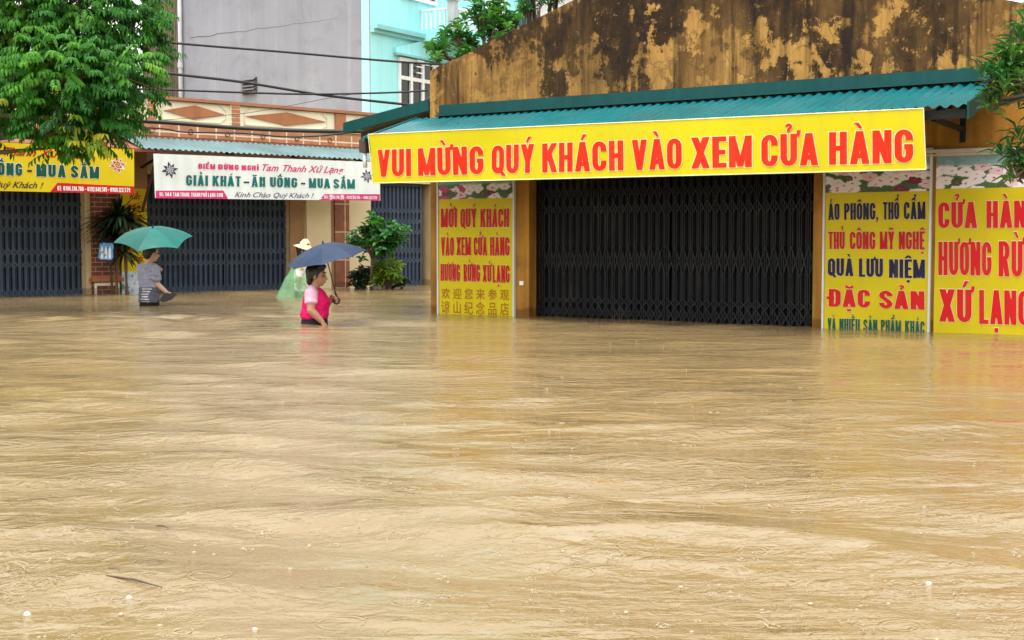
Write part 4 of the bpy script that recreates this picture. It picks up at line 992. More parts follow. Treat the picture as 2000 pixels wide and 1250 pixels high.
def white_banner():
    n0 = .92; sh = Sheet(L, n0, 0, fn=lambda u, z: .010 * math.sin(u * 26) * (.4 + .6 * math.sin(u * 1.7 + 1) ** 2) + .008 * mnoise.noise(Vector((u, z * 2, 4))))
    q = [(300, 300), (742, 317), (743, 392), (303, 387)]
    root = empty('hanging_banner', L.P(*sh.uv(300, 300), n0), 'white rippled banner with teal capitals and pink footers over the middle gate', 'banner')
    m = MB(); sh.panel(m, q, 130, 8); CL = m.build('cloth', WHT, root, True)
    T = MB(); mats = [PINK, TEAL, BLK, INKW, MAUVE, LAV, PALE]
    mats[0] = PINK
    yt = lambda y0, y1: (lambda x: y0 + (y1 - y0) * (x - 300) / 442)
    top = lambda f, x: 300 + 17 * (x - 300) / 442 + f * ((387 + 5 * (x - 300) / 442) - (300 + 17 * (x - 300) / 442))
    def put(w, x0, x1, ft, fb, mi, halo=None, t=.21, th=.165, gap=.10): sh.text(T, w, x0, top(fb, x0), top(ft, x0), x1, top(fb, x1), top(ft, x1), mi, halo, t, th, gap=gap)
    def scr(w, x0, x1, ft, fb, mi, off=.012): sh.script(T, w, x0, top(fb, x0), top(ft, x0), x1, top(fb, x1), top(ft, x1), mi, .42, off)
    put('ĐIỂM', 387, 420, .19, .31, 0); put('DỪNG', 426, 466, .19, .31, 0); put('NGHỈ', 472, 505, .19, .31, 0)
    scr('Tam Thanh Xứ Lạng', 512, 671, .15, .31, 0, .016)
    put('GIẢI', 363, 406, .46, .70, 1, 3); put('KHÁT', 415, 470, .46, .70, 1, 3); put('-', 476, 486, .46, .70, 2); put('ĂN', 491, 518, .46, .70, 1, 3); put('UỐNG', 527, 580, .46, .70, 1, 3); put('-', 588, 596, .46, .70, 2); put('MUA', 603, 644, .46, .70, 1, 3); put('SẮM', 651, 692, .46, .70, 1, 3)
    scr('Kính Chào Quý Khách !', 458, 613, .83, .95, 4, .006)
    for pts in ([(304, .83), (436, .80), (446, 1.0), (304, 1.0)], [(634, .85), (742, .83), (742, 1.0), (622, 1.0)]):
        T.cm = 0
        A = [sh.uv(x, top(f, x)) for x, f in pts]
        N = 30
        def fn(i, j): 
            b_ = [A[3][k] + (A[2][k] - A[3][k]) * i for k in (0, 1)]; t_ = [A[0][k] + (A[1][k] - A[0][k]) * i for k in (0, 1)]
            return sh.pos(b_[0] + (t_[0] - b_[0]) * j, b_[1] + (t_[1] - b_[1]) * j, .0025)
        T.grid(fn, N, 2)
    for w, x0, x1 in (('ĐC:', 311, 320), ('144', 323, 334), ('TAM', 337, 350), ('THANH,', 352, 371), ('THÀNH', 373, 391), ('PHỐ', 393, 404), ('LẠNG', 406, 421), ('SƠN', 423, 435)): put(w, x0, x1, .865, .955, 3, gap=.08)
    for w, x0, x1 in (('ĐT:', 633, 641), ('0306.130.700', 644, 671), ('-', 673, 675), ('0392.048.505', 677, 703), ('-', 705, 707), ('0988.123.579', 709, 736)): put(w, x0, x1, .885, .965, 3, gap=.06)
    star(sh, T, 332, 332, 17, 2, 5); star(sh, T, 717, 344, 14, 2, 5)
    join_into(CL, T.build('lettering', mats, root))
white_banner()

def yellow_banner():
    n0 = .92; sh = Sheet(L, n0, .012, 6)
    q = [(-170, 268), (262, 292), (262, 379), (-170, 369)]
    root = empty('hanging_banner', L.P(*sh.uv(262, 292), n0), 'yellow banner with dark green capitals and red phone strip under the big tree', 'banner')
    m = MB(); sh.panel(m, q, 80, 10); CL = m.build('cloth', YEL3, root, True)
    T = MB(); mats = [vinyl('banner_red_ink', (.55, .012, .02)), GRN, BLK, INKW, DRED, PALE]
    top = lambda f, x: 283 + 9 * (x - 100) / 162 + f * ((375 + 4 * (x - 100) / 162) - (283 + 9 * (x - 100) / 162))
    def put(w, x0, x1, ft, fb, mi, halo=None, gap=.12): sh.text(T, w, x0, top(fb, x0), top(ft, x0), x1, top(fb, x1), top(ft, x1), mi, halo, .22, .17, gap=gap)
    def scr(w, x0, x1, ft, fb, mi, off=.012): sh.script(T, w, x0, top(fb, x0), top(ft, x0), x1, top(fb, x1), top(ft, x1), mi, .42, off)
    scr('Tam Thanh Xứ Lạng', -50, 172, .10, .26, 4, .02)
    put('ĂN', -62, -32, .42, .68, 1, 3); put('UỐNG', -22, 43, .42, .68, 1, 3); put('-', 53, 62, .42, .68, 2); put('MUA', 71, 128, .42, .68, 1, 3); put('SẮM', 138, 193, .42, .68, 1, 3)
    scr('Kính Chào Quý Khách !', -110, 85, .80, .93, 2, .012)
    pts = [(112, .80), (262, .83), (262, 1.0), (98, 1.0)]; A = [sh.uv(x, top(f, x)) for x, f in pts]; T.cm = 0
    def fn(i, j):
        b_ = [A[3][k] + (A[2][k] - A[3][k]) * i for k in (0, 1)]; t_ = [A[0][k] + (A[1][k] - A[0][k]) * i for k in (0, 1)]
        return sh.pos(b_[0] + (t_[0] - b_[0]) * j, b_[1] + (t_[1] - b_[1]) * j, .0025)
    T.grid(fn, 24, 2)
    for w, x0, x1 in (('ĐT:', 112, 120), ('0306.130.700', 123, 163), ('-', 165, 168), ('0392.048.505', 170, 209), ('-', 211, 213), ('0988.123.579', 215, 254)): put(w, x0, x1, .865, .965, 3, gap=.06)
    star(sh, T, 230, 322, 19, 3, 4)
    star(sh, T, 230, 322, 16, 4, 5)
    join_into(CL, T.build('lettering', mats, root))
yellow_banner()

def welcome_sign():
    n0 = .06; sh = Sheet(L, n0, .003, 8)
    root = empty('welcome_sign', L.P(L.U(262), 0, n0), 'narrow yellow sign with red cursive words and a lotus pond print by the palm', 'sign')
    u0, u1 = L.U(237, 480, n0), L.U(287.5, 480, n0); zt = L.Z(262, 368, n0); zm = L.Z(262, 530, n0)
    m = MB(); m.pbox(L, u0, u1, zm, zt, .035, n0); CL = m.build('text_panel', YEL3, root)
    k = NT('lotus_pond_print'); v = k.coord((1, 1, 1), L)
    c = k.mix(k.ramp(k.noise(v, 7, 5, .6), [(.4, 0), (.6, 1)]), (.42, .56, .72, 1), (.62, .74, .80, 1))
    c = k.mix(k.ramp(k.noise(v, 11, 3, .5, .5), [(.60, 0), (.63, 1)]), c, (.62, .30, .42, 1)); c = k.mix(k.ramp(k.noise(k.coord((1.3, 1.3, 2), L), 6, 4, .5), [(.58, 0), (.6, 1)]), c, (.10, .28, .14, 1)); k.base(c); k.rough(.4)
    p = MB(); p.pbox(L, u0, u1, -.4, zm - .0005, .035, n0); p.build('pond_picture', k.m, root)
    T = MB()
    for w, x0, x1, y in (('Rất', 252, 275, 389), ('hân', 248, 274, 409), ('hạnh', 247, 277, 428), ('được', 247, 277, 448), ('đón', 250, 274, 469), ('quý', 252, 275, 490), ('khách', 243, 279, 510)):
        sh.script(T, w, x0, y, y - 12, x1, y + .3, y - 11.7, 0, .4, .02)
    join_into(CL, T.build('lettering', [DRED], root))
welcome_sign()
# ------------------------------------------------------------------ foliage
def leaf_mat(name, stops, rough=.35, trans=.3):
    k = NT(name); a = k.n('Attribute'); a.attribute_name = 'tint'
    c = k.ramp(a.outputs['Fac'], stops); k.base(c); k.rough(rough); k.b.inputs['Specular IOR Level'].default_value = .2
    tr = k.n('BsdfTranslucent'); k.set(tr.inputs['Color'], k.mix(1.0, c, (1.3, 1.5, .6, 1), 'MULTIPLY')); mx = k.n('MixShader'); mx.inputs[0].default_value = trans
    k.t.links.new(k.b.outputs[0], mx.inputs[1]); k.t.links.new(tr.outputs[0], mx.inputs[2]); k.t.links.new(mx.outputs[0], k.t.nodes['Material Output'].inputs['Surface'])
    return k.m
BARK = M('grey_brown_bark', (.11, .08, .055), .9, .3, 6, .5, 30)
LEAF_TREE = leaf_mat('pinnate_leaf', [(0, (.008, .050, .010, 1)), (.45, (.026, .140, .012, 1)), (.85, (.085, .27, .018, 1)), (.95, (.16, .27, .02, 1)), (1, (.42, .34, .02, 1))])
LEAF_BROAD = leaf_mat('broad_leaf', [(0, (.012, .07, .018, 1)), (.5, (.03, .14, .03, 1)), (1, (.10, .25, .04, 1))])
LEAF_WET = leaf_mat('lance_leaf', [(0, (.012, .06, .018, 1)), (.5, (.03, .125, .028, 1)), (1, (.12, .24, .04, 1))], .25, .2)
LEAF_DARK = leaf_mat('palm_leaf', [(0, (.008, .016, .008, 1)), (.6, (.016, .032, .014, 1)), (1, (.04, .07, .03, 1))], .4, .1)
LEAF_LIME = leaf_mat('lime_leaf', [(0, (.03, .10, .015, 1)), (.4, (.09, .20, .02, 1)), (1, (.30, .36, .03, 1))])
def rv(s=1.0): return Vector((random.gauss(0, s), random.gauss(0, s), random.gauss(0, s)))
def leaf(mb, p, d, up, L_, W_, fold=.25, droop=.25, shape=.45):
    """one leaf: base p, direction d; two halves folded along the midrib, tip drooping"""
    d = d.normalized(); x = d.cross(up)
    if x.length < 1e-3: x = d.orthogonal()
    x.normalize(); u = x.cross(d).normalized()
    m = p + d * L_ * shape + u * L_ * .05; t = p + d * L_ - u * L_ * droop
    q = p + d * L_ * (shape + .32) - u * L_ * droop * .45
    l1 = m + x * W_ / 2 + u * W_ * fold; r1 = m - x * W_ / 2 + u * W_ * fold
    l2 = q + x * W_ * .36 + u * W_ * fold * .7; r2 = q - x * W_ * .36 + u * W_ * fold * .7
    mb.add([p, l1, l2, t, q, m, r1, r2], [(0, 5, 1), (5, 4, 2, 1), (4, 3, 2), (0, 6, 5), (5, 6, 7, 4), (4, 7, 3)])
def spray(mb, p, d, n, L_, lw, ll, tint, droop=.6):
    """pinnate leaf: a drooping stalk with paired leaflets"""
    d = d.normalized(); q = p.copy(); st = L_ / n
    for i in range(n):
        d = (d + Vector((0, 0, -droop / n * 1.3))).normalized(); q = q + d * st
        side = d.cross(Vector((0, 0, 1)))
        if side.length < .05: side = d.orthogonal()
        side.normalize(); env = .72 + .5 * math.sin(math.pi * (i + .6) / n)
        for s in (-1, 1):
            dd = (side * s * .75 + d * .45 + Vector((0, 0, -.72)) + rv(.10))
            mb.ct = min(.93, max(0, tint + random.gauss(0, .05))) if tint < .94 else tint
            leaf(mb, q, dd, Vector((0, 0, 1)) + d * .3, ll * env * random.uniform(.85, 1.1), lw, .2, .2)
    mb.ct = tint; leaf(mb, q, d + Vector((0, 0, -.5)), Vector((0, 0, 1)), ll, lw, .2, .2)

def big_tree():
    D = 16.2
    root = empty('street_tree', at(-250, 600, D) * 1.0, 'large tree with drooping feathery leaves hanging over the yellow banner', 'tree')
    root.location.z = -.9
    lobes = [(60, 60, 120, .1), (190, 40, 95, -.2), (285, 60, 62, .1), (240, 140, 85, -.5), (120, 150, 95, -.6), (30, 200, 85, -.3), (290, 175, 48, .1), (230, 235, 62, -.35), (120, 232, 62, -.6), (165, 278, 30, -.35), (258, 238, 32, 0), (30, 235, 40, -.1), (310, 110, 40, -.1), (-60, 120, 130, .2), (-60, 235, 75, .2), (100, -60, 150, .2), (250, -50, 110, .3), (110, 288, 22, -.3), (205, 272, 28, -.2), (318, 30, 32, 0), (-150, 60, 160, .5), (-20, -20, 120, .8), (160, 100, 110, .9), (60, 180, 100, .9), (240, 180, 75, .8)]
    m = MB(); tips = []
    px = D / FPX
    for (x, y, r, dz) in lobes:
        if x > 150: x -= 26; r *= .9
        c = at(x, y, D + dz); rr = r * px
        cnt = int(10 + r * r * .0175)
        for k in range(cnt):
            d = rv().normalized()
            if d.z < -.55: d.z *= -.6
            rad = rr * (random.random() ** .35) * .95
            p = c + Vector((d.x * rad, d.y * rad * 1.0, d.z * rad * .92))
            out = Vector((d.x, d.y, d.z * .5 + .15)) + rv(.25)
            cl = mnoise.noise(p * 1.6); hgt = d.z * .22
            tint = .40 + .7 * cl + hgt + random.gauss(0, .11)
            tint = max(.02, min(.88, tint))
            if random.random() < .012 and y > 180: tint = random.choice([.95, .97, 1.0])
            spray(m, p, out, random.choice([4, 5, 5, 6]), random.uniform(.17, .27), random.uniform(.027, .036), random.uniform(.080, .112), tint)
        tips.append((c, rr))
    # yellowing tuft low in the crown
    for k in range(9): spray(m, at(165 + random.gauss(0, 14), 262 + random.gauss(0, 14), D - .75), rv(.6) + Vector((0, -.5, .1)), 4, .22, .036, .11, random.choice([.95, .97, .985]))
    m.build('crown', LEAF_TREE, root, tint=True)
    t = MB(); base = root.location.copy(); fork = base + Vector((.1, 0, 2.6))
    t.tube([base + Vector((0, 0, -.05)), base + Vector((.04, .02, 1.2)), fork], [.24, .19, .16], 12)
    for c, rr in tips:
        mid = fork.lerp(c, .5) + rv(.12) + Vector((0, 0, .15)); t.tube([fork, mid, c], [.075, .045, .012], 7)
        for k in range(3): e = c + rv(.5) * rr; t.tube([c.lerp(mid, .25), c, e], [.02, .013, .005], 5)
    t.build('trunk', BARK, root, True)
big_tree()

def whorl_plant(name, label, cat, base, tips, mat, n, L_, W_, tint0, droop=.3, rise=.35, trunk_r=.05, spread=.3, fold=.3, shape=.5, limb=True, toward=Vector((0, 0, 0)), fork=None):
    """shrub or tree whose leaves sit in rosettes at branch tips"""
    root = empty(name, base, label, cat)
    m = MB(); t = MB(); base = Vector(base)
    if fork is not None:
        t.tube([base, base.lerp(fork, .5) + rv(.03), Vector(fork)], [trunk_r * 1.3, trunk_r * 1.1, trunk_r], 9); base = Vector(fork)
    for (c, r) in tips:
        c = Vector(c)
        for k in range(r):
            q = c + rv(spread); ax = (Vector((0, 0, 1)) + rv(.35) + toward).normalized(); tt = tint0 + random.gauss(0, .16) + (q.z - c.z) * .5
            nn = random.randint(n - 2, n + 2)
            for i in range(nn):
                a = 2.4 * i + random.random() * .4; el = rise + .9 * (1 - i / nn) * random.uniform(.3, 1)
                o1 = ax.orthogonal().normalized(); o2 = ax.cross(o1)
                d = (o1 * math.cos(a) + o2 * math.sin(a)) * math.cos(el) + ax * math.sin(el)
                m.ct = max(0, min(1, tt + random.gauss(0, .10) + .25 * (i / nn - .4)))
                leaf(m, q + ax * .012 * (nn - i) * .3, d, ax, L_ * random.uniform(.7, 1.1), W_ * random.uniform(.8, 1.1), fold, droop, shape)
            if limb: t.tube([c.lerp(base, .25), c.lerp(q, .4), q], [.016, .011, .006], 5)
        if limb:
            mid = base.lerp(c, .55) + rv(.04) + Vector((0, 0, .1)); t.tube([base, mid, c], [trunk_r, trunk_r * .6, .014], 7)
    m.build('crown' if cat == 'tree' else 'foliage', mat, root, tint=True)
    if limb: t.build('trunk' if cat == 'tree' else 'stem', BARK, root, True)
    return root
# tree growing behind the gable
Dg = 20.5
tips = [(at(x, y, Dg + dz), k) for x, y, k, dz in ((860, 105, 9, 0), (890, 75, 10, .2), (905, 110, 8, -.1), (935, 40, 12, .1), (960, 70, 12, 0), (925, 90, 9, .3), (985, 50, 8, .2), (945, 18, 7, .1), (1000, 62, 6, .3), (970, 25, 6, .2), (1015, 40, 5, .2))]
bt = at(955, 330, Dg); whorl_plant('garden_tree', 'leafy tree with bright rosettes of rounded leaves rising behind the stained gable', 'tree', (bt.x, bt.y, -.9), tips, LEAF_BROAD, 9, .17, .062, .6, .3, .35, .04, .10, shape=.6, fork=at(945, 160, Dg))
tips = [(at(x, y, Dg + 2 + dz), k) for x, y, k, dz in ((1030, 5, 7, 0), (1050, 20, 6, 0), (1072, 8, 5, .1), (1040, -20, 8, .2), (1085, -15, 6, 0), (1020, 25, 4, 0))]
bt = at(1060, 330, Dg + 2); whorl_plant('garden_tree', 'sparser dark branch tips at the top edge, beside the dark teal pillar', 'tree', (bt.x, bt.y, -.9), tips, LEAF_BROAD, 10, .15, .045, .35, .35, .2, .06, .11)
# long-leaved plant at the awning end
Dr = 11.3
tips = [(at(x, y, Dr + dz), k) for x, y, k, dz in ((1992, 95, 4, 0), (1960, 148, 5, .05), (1925, 165, 3, -.1), (1985, 175, 5, 0), (1950, 200, 4, -.1), (2010, 140, 6, .2), (2030, 60, 5, .2), (2010, 215, 4, .1), (1990, 300, 3, 0), (1996, 345, 3, .05), (2030, 330, 5, .1), (1985, 345, 2, 0), (2040, 230, 5, .2))]
bt = at(2420, 250, Dr); whorl_plant('roadside_tree', 'long glossy leaves in rosettes reaching in from the edge over the awning end', 'tree', (bt.x, bt.y, -.9), tips, LEAF_WET, 13, .20, .036, .5, .35, .25, .022, .06, fold=.35, shape=.55, fork=at(2330, 120, Dr))
# round shrub before the right gate and low plants
Ds = 24.6
tips = [(at(x, y, Ds + dz), k) for x, y, k, dz in ((735, 455, 9, -.1), (760, 460, 9, 0), (715, 462, 8, 0), (700, 470, 6, 0), (772, 470, 7, .1), (738, 480, 9, -.1), (755, 485, 8, 0), (728, 440, 5, .1), (735, 497, 5, 0), (712, 485, 6, .2), (775, 455, 5, 0))]
bt = on_water(724, 563); whorl_plant('potted_shrub', 'round dark green shrub on a bare stem before the right hand gate', 'shrub', (bt.x, bt.y, -.6), [(c, int(k * 1.7)) for c, k in tips], LEAF_BROAD, 6, .145, .085, .42, .3, .15, .028, .09, shape=.5, fork=at(727, 505, Ds))
tips = [(at(x, y, Ds + .2), k) for x, y, k in ((752, 535, 6), (765, 545, 5), (742, 545, 5), (758, 552, 5), (770, 530, 3), (738, 528, 3))]
bt = at(752, 566, Ds + .2); whorl_plant('potted_plant', 'bright lime green plant in the water at the foot of the round shrub', 'plant', (bt.x, bt.y, -.3), [(c, k * 2) for c, k in tips], LEAF_LIME, 9, .15, .055, .6, .5, .4, .015, .055)
tips = [(at(x, y, Ds + .4), k) for x, y, k in ((690, 546, 5), (702, 540, 5), (715, 545, 5), (724, 535, 4), (697, 555, 4), (712, 556, 4), (782, 553, 3))]
bt = at(706, 566, Ds + .4); whorl_plant('potted_plant', 'dark small leaved plant in the water beside the tiled column', 'plant', (bt.x, bt.y, -.3), [(c, k * 2) for c, k in tips], LEAF_DARK, 7, .11, .07, .75, .3, .2, .012, .06)
# dark palm by the brick pillar
def palm():
    D = 19.2; c0 = on_water(233, 575); Y = c0.y - .1
    root = empty('cane_palm', (at(229, 573, Y).x, Y, -.6), 'dark cane palm with sword leaves in front of the brick pillar', 'palm')
    m = MB()
    hs = [(at(233, 425, Y), 62, .74), (at(222, 440, Y + .1), 44, .52), (at(250, 432, Y - .1), 40, .52), (at(235, 470, Y), 30, .46), (at(243, 492, Y - .1), 22, .44), (at(215, 455, Y), 26, .42)]
    for c, n, L_ in hs:
        for i in range(int(n * 1.7)):
            d = rv().normalized(); d.z = abs(d.z) * 1.0 - .25 - (.35 if c.z < .75 else 0)
            ln = L_ * random.uniform(.6, 1.05); m.ct = random.random() ** 2
            d.normalize(); u = Vector((0, 0, 1)); x = d.cross(u).normalized(); w = random.uniform(.040, .060)
            P = [c + d * ln * t + Vector((0, 0, -.45 * ln * t * t)) for t in (0, .3, .6, .85, 1)]; Wd = [.4, 1, .9, .5, .05]
            vs = []
            for p, k in zip(P, Wd): vs += [p - x * w * k / 2, p + Vector((0, 0, -.006)), p + x * w * k / 2]
            fs = []
            for k in range(4):
                for s in (0, 1): fs.append((3 * k + s, 3 * k + s + 1, 3 * k + s + 4, 3 * k + s + 3))
            m.add(vs, fs)
    m.build('foliage', LEAF_DARK, root, tint=True)
    t = MB(); b = root.location
    for k, (dx, top) in enumerate(((-.07, hs[0][0]), (.02, hs[1][0]), (.09, hs[2][0]), (.16, hs[4][0]), (-.13, hs[5][0]))):
        a = Vector((b.x + dx, b.y + .03 * k, b.z)); t.tube([a, a.lerp(top, .4) + rv(.015), a.lerp(top, .75) + rv(.02), top], [.022, .019, .017, .014], 8)
    t.build('stem', M('cane_stem', (.13, .075, .045), .8, .35, 12), root, True)
    return Y
PALM_Y = palm()
def bottle_print():
    Y = PALM_Y - .28; a = at(207, 491, Y)
    root = empty('drink_sign', a, 'small blue and white board with pale bottles hanging beside the palm', 'sign')
    def P(x, y, o=0): p = at(x, y, Y); return Vector((p.x, Y - o, p.z))
    out = [(195, 507), (192, 502), (195, 476), (199, 474), (219, 475), (221.5, 478), (221, 505), (218, 508), (208, 507.5)]
    m = MB(); k = len(out); vs = [P(x, y, 0) for x, y in out] + [P(x, y, -.015) for x, y in out]
    m.add(vs, [list(range(k)), list(range(2 * k - 1, k - 1, -1))] + [(i, i + k, (i + 1) % k + k, (i + 1) % k) for i in range(k)])
    fix_normals(m.build('board', M('sky_blue_print', (.10, .30, .62), .35, .3, 9), root))
    b = MB()
    for x in (199.5, 207, 214.5):
        for (w, y0, y1) in ((2.6, 505, 488), (1.9, 488, 484.5), (.9, 484.5, 481)):
            b.poly([P(x - w, y0, .003), P(x + w, y0, .003), P(x + w * .9, y1, .003), P(x - w * .9, y1, .003)])
    b.build('bottle_picture', M('pale_bottle_ink', (.72, .78, .82), .35, .1), root)
    c = MB(); c.tube([P(207, 474.5), P(212, 455, -.1), P(222, 440, -.28)], .004, 5); c.build('cord', MT['steel'], root)
bottle_print()

# ------------------------------------------------------------------ overhead cables
def cable(pts, d0, d1, r, label):
    P = []
    n = len(pts)
    fine = spline(pts, 8) if n > 2 else [(pts[0][0] + (pts[1][0] - pts[0][0]) * i / 10, pts[0][1] + (pts[1][1] - pts[0][1]) * i / 10) for i in range(11)]
    for (x, y) in fine:
        t = (x - pts[0][0]) / (pts[-1][0] - pts[0][0]); P.append(at(x, y, d0 + (d1 - d0) * t))
    m = MB(); m.tube(P, r, 7); o = m.build('power_cable', CAB, None, True, loc=P[0]); tag(o, label, 'cable', 'cables strung across the shop fronts')
CAB = M('black_cable_sheath', (.012, .012, .013), .5, .2, 5)
cable([(60, 58), (350, 85), (560, 102), (770, 120), (960, 132)], 17.5, 20.5, .016, 'highest black cable, crossing the grey wall to the blue window')
cable([(60, 108), (318, 142), (470, 160), (640, 187), (830, 208)], 17.5, 20.0, .019, 'thick black cable sloping down across the vent in the grey wall')
cable([(60, 172), (270, 174), (480, 181), (610, 184), (760, 181), (835, 177)], 17.5, 20.0, .014, 'level black cable just above the shophouse coping')
cable([(310, 235), (480, 221), (640, 192), (700, 182)], 19.5, 20.5, .004, 'very thin wire rising over the orange diamond panels')
m_ = [(60, 226), (300, 238), (420, 247), (520, 253), (620, 256), (730, 257)]
cable(m_, 18.6, 19.0, .028, 'thick black cable bundle in front of the brick band')
cable([(60, 240), (300, 250), (360, 258), (470, 260), (560, 267), (640, 264), (705, 254)], 18.5, 18.9, .012, 'sagging cable just under the thick bundle')
# ------------------------------------------------------------------ people wading, their umbrellas and what they hold
def skin(name, col):
    k = NT(name); k.base(k.mix(k.ramp(k.noise(k.coord((1, 1, 1)), 30, 4, .6), [(.3, 0), (.7, 1)]), tuple(c * .88 for c in col) + (1,), tuple(col) + (1,)))
    k.rough(.5); k.b.inputs['Subsurface Weight'].default_value = .08; k.b.inputs['Subsurface Radius'].default_value = (.01, .004, .002); return k.m
def cloth(name, col, var=.12, rough=.8, fine=220):
    k = NT(name); v = k.coord((1, 1, 1)); f = k.ramp(k.noise(v, 14, 5, .6), [(.3, 1 - var), (.7, 1 + var)])
    k.base(k.mix(1.0, tuple(col) + (1,), f, 'MULTIPLY')); k.rough(rough); k.b.inputs['Specular IOR Level'].default_value = .2; k.bump(k.math('ADD', k.noise(k.coord((1, 1, .45)), 16, 5, .6), k.math('MULTIPLY', k.noise(v, fine, 2), .15)), .55, .02); return k.m
SK1 = skin('warm_skin', (.43, .225, .14)); SK2 = skin('light_skin', (.58, .34, .24)); HAIR = M('black_hair', (.012, .010, .009), .45, .4, 40)
EYE = M('dark_eye', (.015, .01, .01), .2, .1); LIP = M('lip', (.36, .13, .10), .5, .1)
V = Vector
def hand(mb, wrist, dirn, palm_n, grip=0.5, side=1, s=1.0):
    """palm, four unequal bent fingers and a thumb; grip 0 open .. 1 closed; curls towards palm_n"""
    d = V(dirn).normalized(); pn = V(palm_n).normalized(); sd = d.cross(pn).normalized() * side
    w = V(wrist)
    for k in (-.026, -.009, .009, .026):
        mb.limb([w + sd * k * .6 * s, w + d * .045 * s + sd * k * s, w + d * .082 * s + sd * k * 1.05 * s], [.014 * s, .014 * s, .012 * s], 10)
    for k, L_ in ((-.030, .062), (-.010, .076), (.010, .082), (.030, .072)):
        p = w + d * .084 * s + sd * k * s; a = grip * 1.25; pts = [p]; ang = 0
        for q in (.45, .32, .25):
            ang += a; p = p + (d * math.cos(ang) + pn * math.sin(ang)) * L_ * q * s * 1.15; pts.append(p)
        mb.limb(pts, [.0095 * s, .0088 * s, .008 * s, .007 * s], 8)
    p = w + d * .028 * s + sd * .034 * s; q = p + (sd * .7 + d * .55 + pn * .35).normalized() * .036 * s; e = q + (d * .75 + pn * (.3 + .5 * grip) - sd * .1 * grip).normalized() * .034 * s
    mb.limb([p, q, e], [.013 * s, .0105 * s, .0085 * s], 8)
def head(mb, c, yaw=0, pitch=0, s=1.0):
    """skull, jaw, nose, ears, brow; c = centre of the head; faces +x before turning"""
    Rm = Matrix.Rotation(yaw, 3, 'Z') @ Matrix.Rotation(pitch, 3, 'Y'); c = V(c)
    T = lambda x, y, z: c + Rm @ (V((x, y, z)) * s)
    mb.ball(T(-.012, 0, .025), .098 * s, .078 * s, .092 * s, 20, 14, Rm)
    mb.ball(T(.030, 0, -.040), .066 * s, .058 * s, .075 * s, 18, 12, Rm)
    mb.ball(T(.060, 0, -.094), .024 * s, .026 * s, .018 * s, 12, 8, Rm)
    mb.limb([T(.088, 0, .012), T(.098, 0, -.012), T(.110, 0, -.034)], [.008 * s, .011 * s, .014 * s], 10)
    for k in (-1, 1):
        mb.ball(T(.100, k * .012, -.037), .010 * s, .009 * s, .008 * s, 10, 8, Rm)
        mb.ball(T(-.002, k * .080, -.014), .020 * s, .009 * s, .032 * s, 10, 8, Rm)
        mb.ball(T(.068, k * .036, -.030), .022 * s, .020 * s, .020 * s, 10, 8, Rm)
        mb.limb([T(.080, k * .048, .024), T(.090, k * .018, .026)], [.008 * s, .009 * s], 8)
    mb.ball(T(.086, 0, -.062), .016 * s, .024 * s, .008 * s, 10, 8, Rm)
    mb.ball(T(.083, 0, -.072), .016 * s, .022 * s, .008 * s, 10, 8, Rm)
    return T
def face_marks(root, T, s=1.0, lips=True):
    for k in (-1, 1):
        e = MB(); e.ball(T(.080, k * .034, -.002), .011 * s, .013 * s, .009 * s, 10, 8); e.build('eye', EYE, root, True, local=True)
        b = MB(); b.limb([T(.078, k * .052, .026), T(.092, k * .034, .033), T(.094, k * .016, .029)], [.004 * s, .005 * s, .004 * s], 6); b.build('eyebrow', HAIR, root, True, local=True)
    if lips:
        l = MB(); l.ball(T(.0965, 0, -.066), .009 * s, .021 * s, .008 * s, 10, 8); l.build('lips', LIP, root, True, local=True)
REM = lambda v, it=4: [('REMESH', dict(mode='VOXEL', voxel_size=v, use_smooth_shade=True)), ('SMOOTH', dict(factor=.5, iterations=it))]
def hair_cap(root, T, s, style):
    h = MB(); 
    h.ball(T(-.022, 0, .038), .104 * s, .088 * s, .096 * s, 20, 14)
    h.ball(T(-.062, 0, -.015), .056 * s, .074 * s, .078 * s, 16, 12)
    if style == 'woman':
        h.ball(T(.040, 0, .092), .060 * s, .070 * s, .034 * s, 14, 10)
        for k in (-1, 1): h.ball(T(-.020, k * .070, .012), .055 * s, .022 * s, .060 * s, 12, 8)
        h.ball(T(-.070, 0, -.070), .040 * s, .060 * s, .050 * s, 12, 8)
    else:
        h.ball(T(.030, 0, .095), .066 * s, .072 * s, .032 * s, 14, 10)
        for k in (-1, 1): h.ball(T(-.015, k * .070, .025), .058 * s, .020 * s, .050 * s, 12, 8)
    rng = random.Random(5)
    for k in range(70):                                # tufts break up the outline
        a = rng.uniform(0, 6.28); e = rng.uniform(.15, 1.4); d = V((math.cos(a) * math.cos(e), math.sin(a) * math.cos(e), math.sin(e)))
        p = T(-.024 + d.x * .098, d.y * .082, .038 + d.z * .090); t = d.cross(V((0, 0, 1))) * rng.uniform(-1, 1) + V((0, 0, -.6))
        h.limb([p, p + t * .012 * s + (p - T(-.024, 0, .038)).normalized() * .004, p + t * .030 * s], [.008 * s, .006 * s, .003 * s], 6)
    o = h.build('hair', HAIR, root, True, local=True); bake(o, REM(.006 * s, 2)); return o

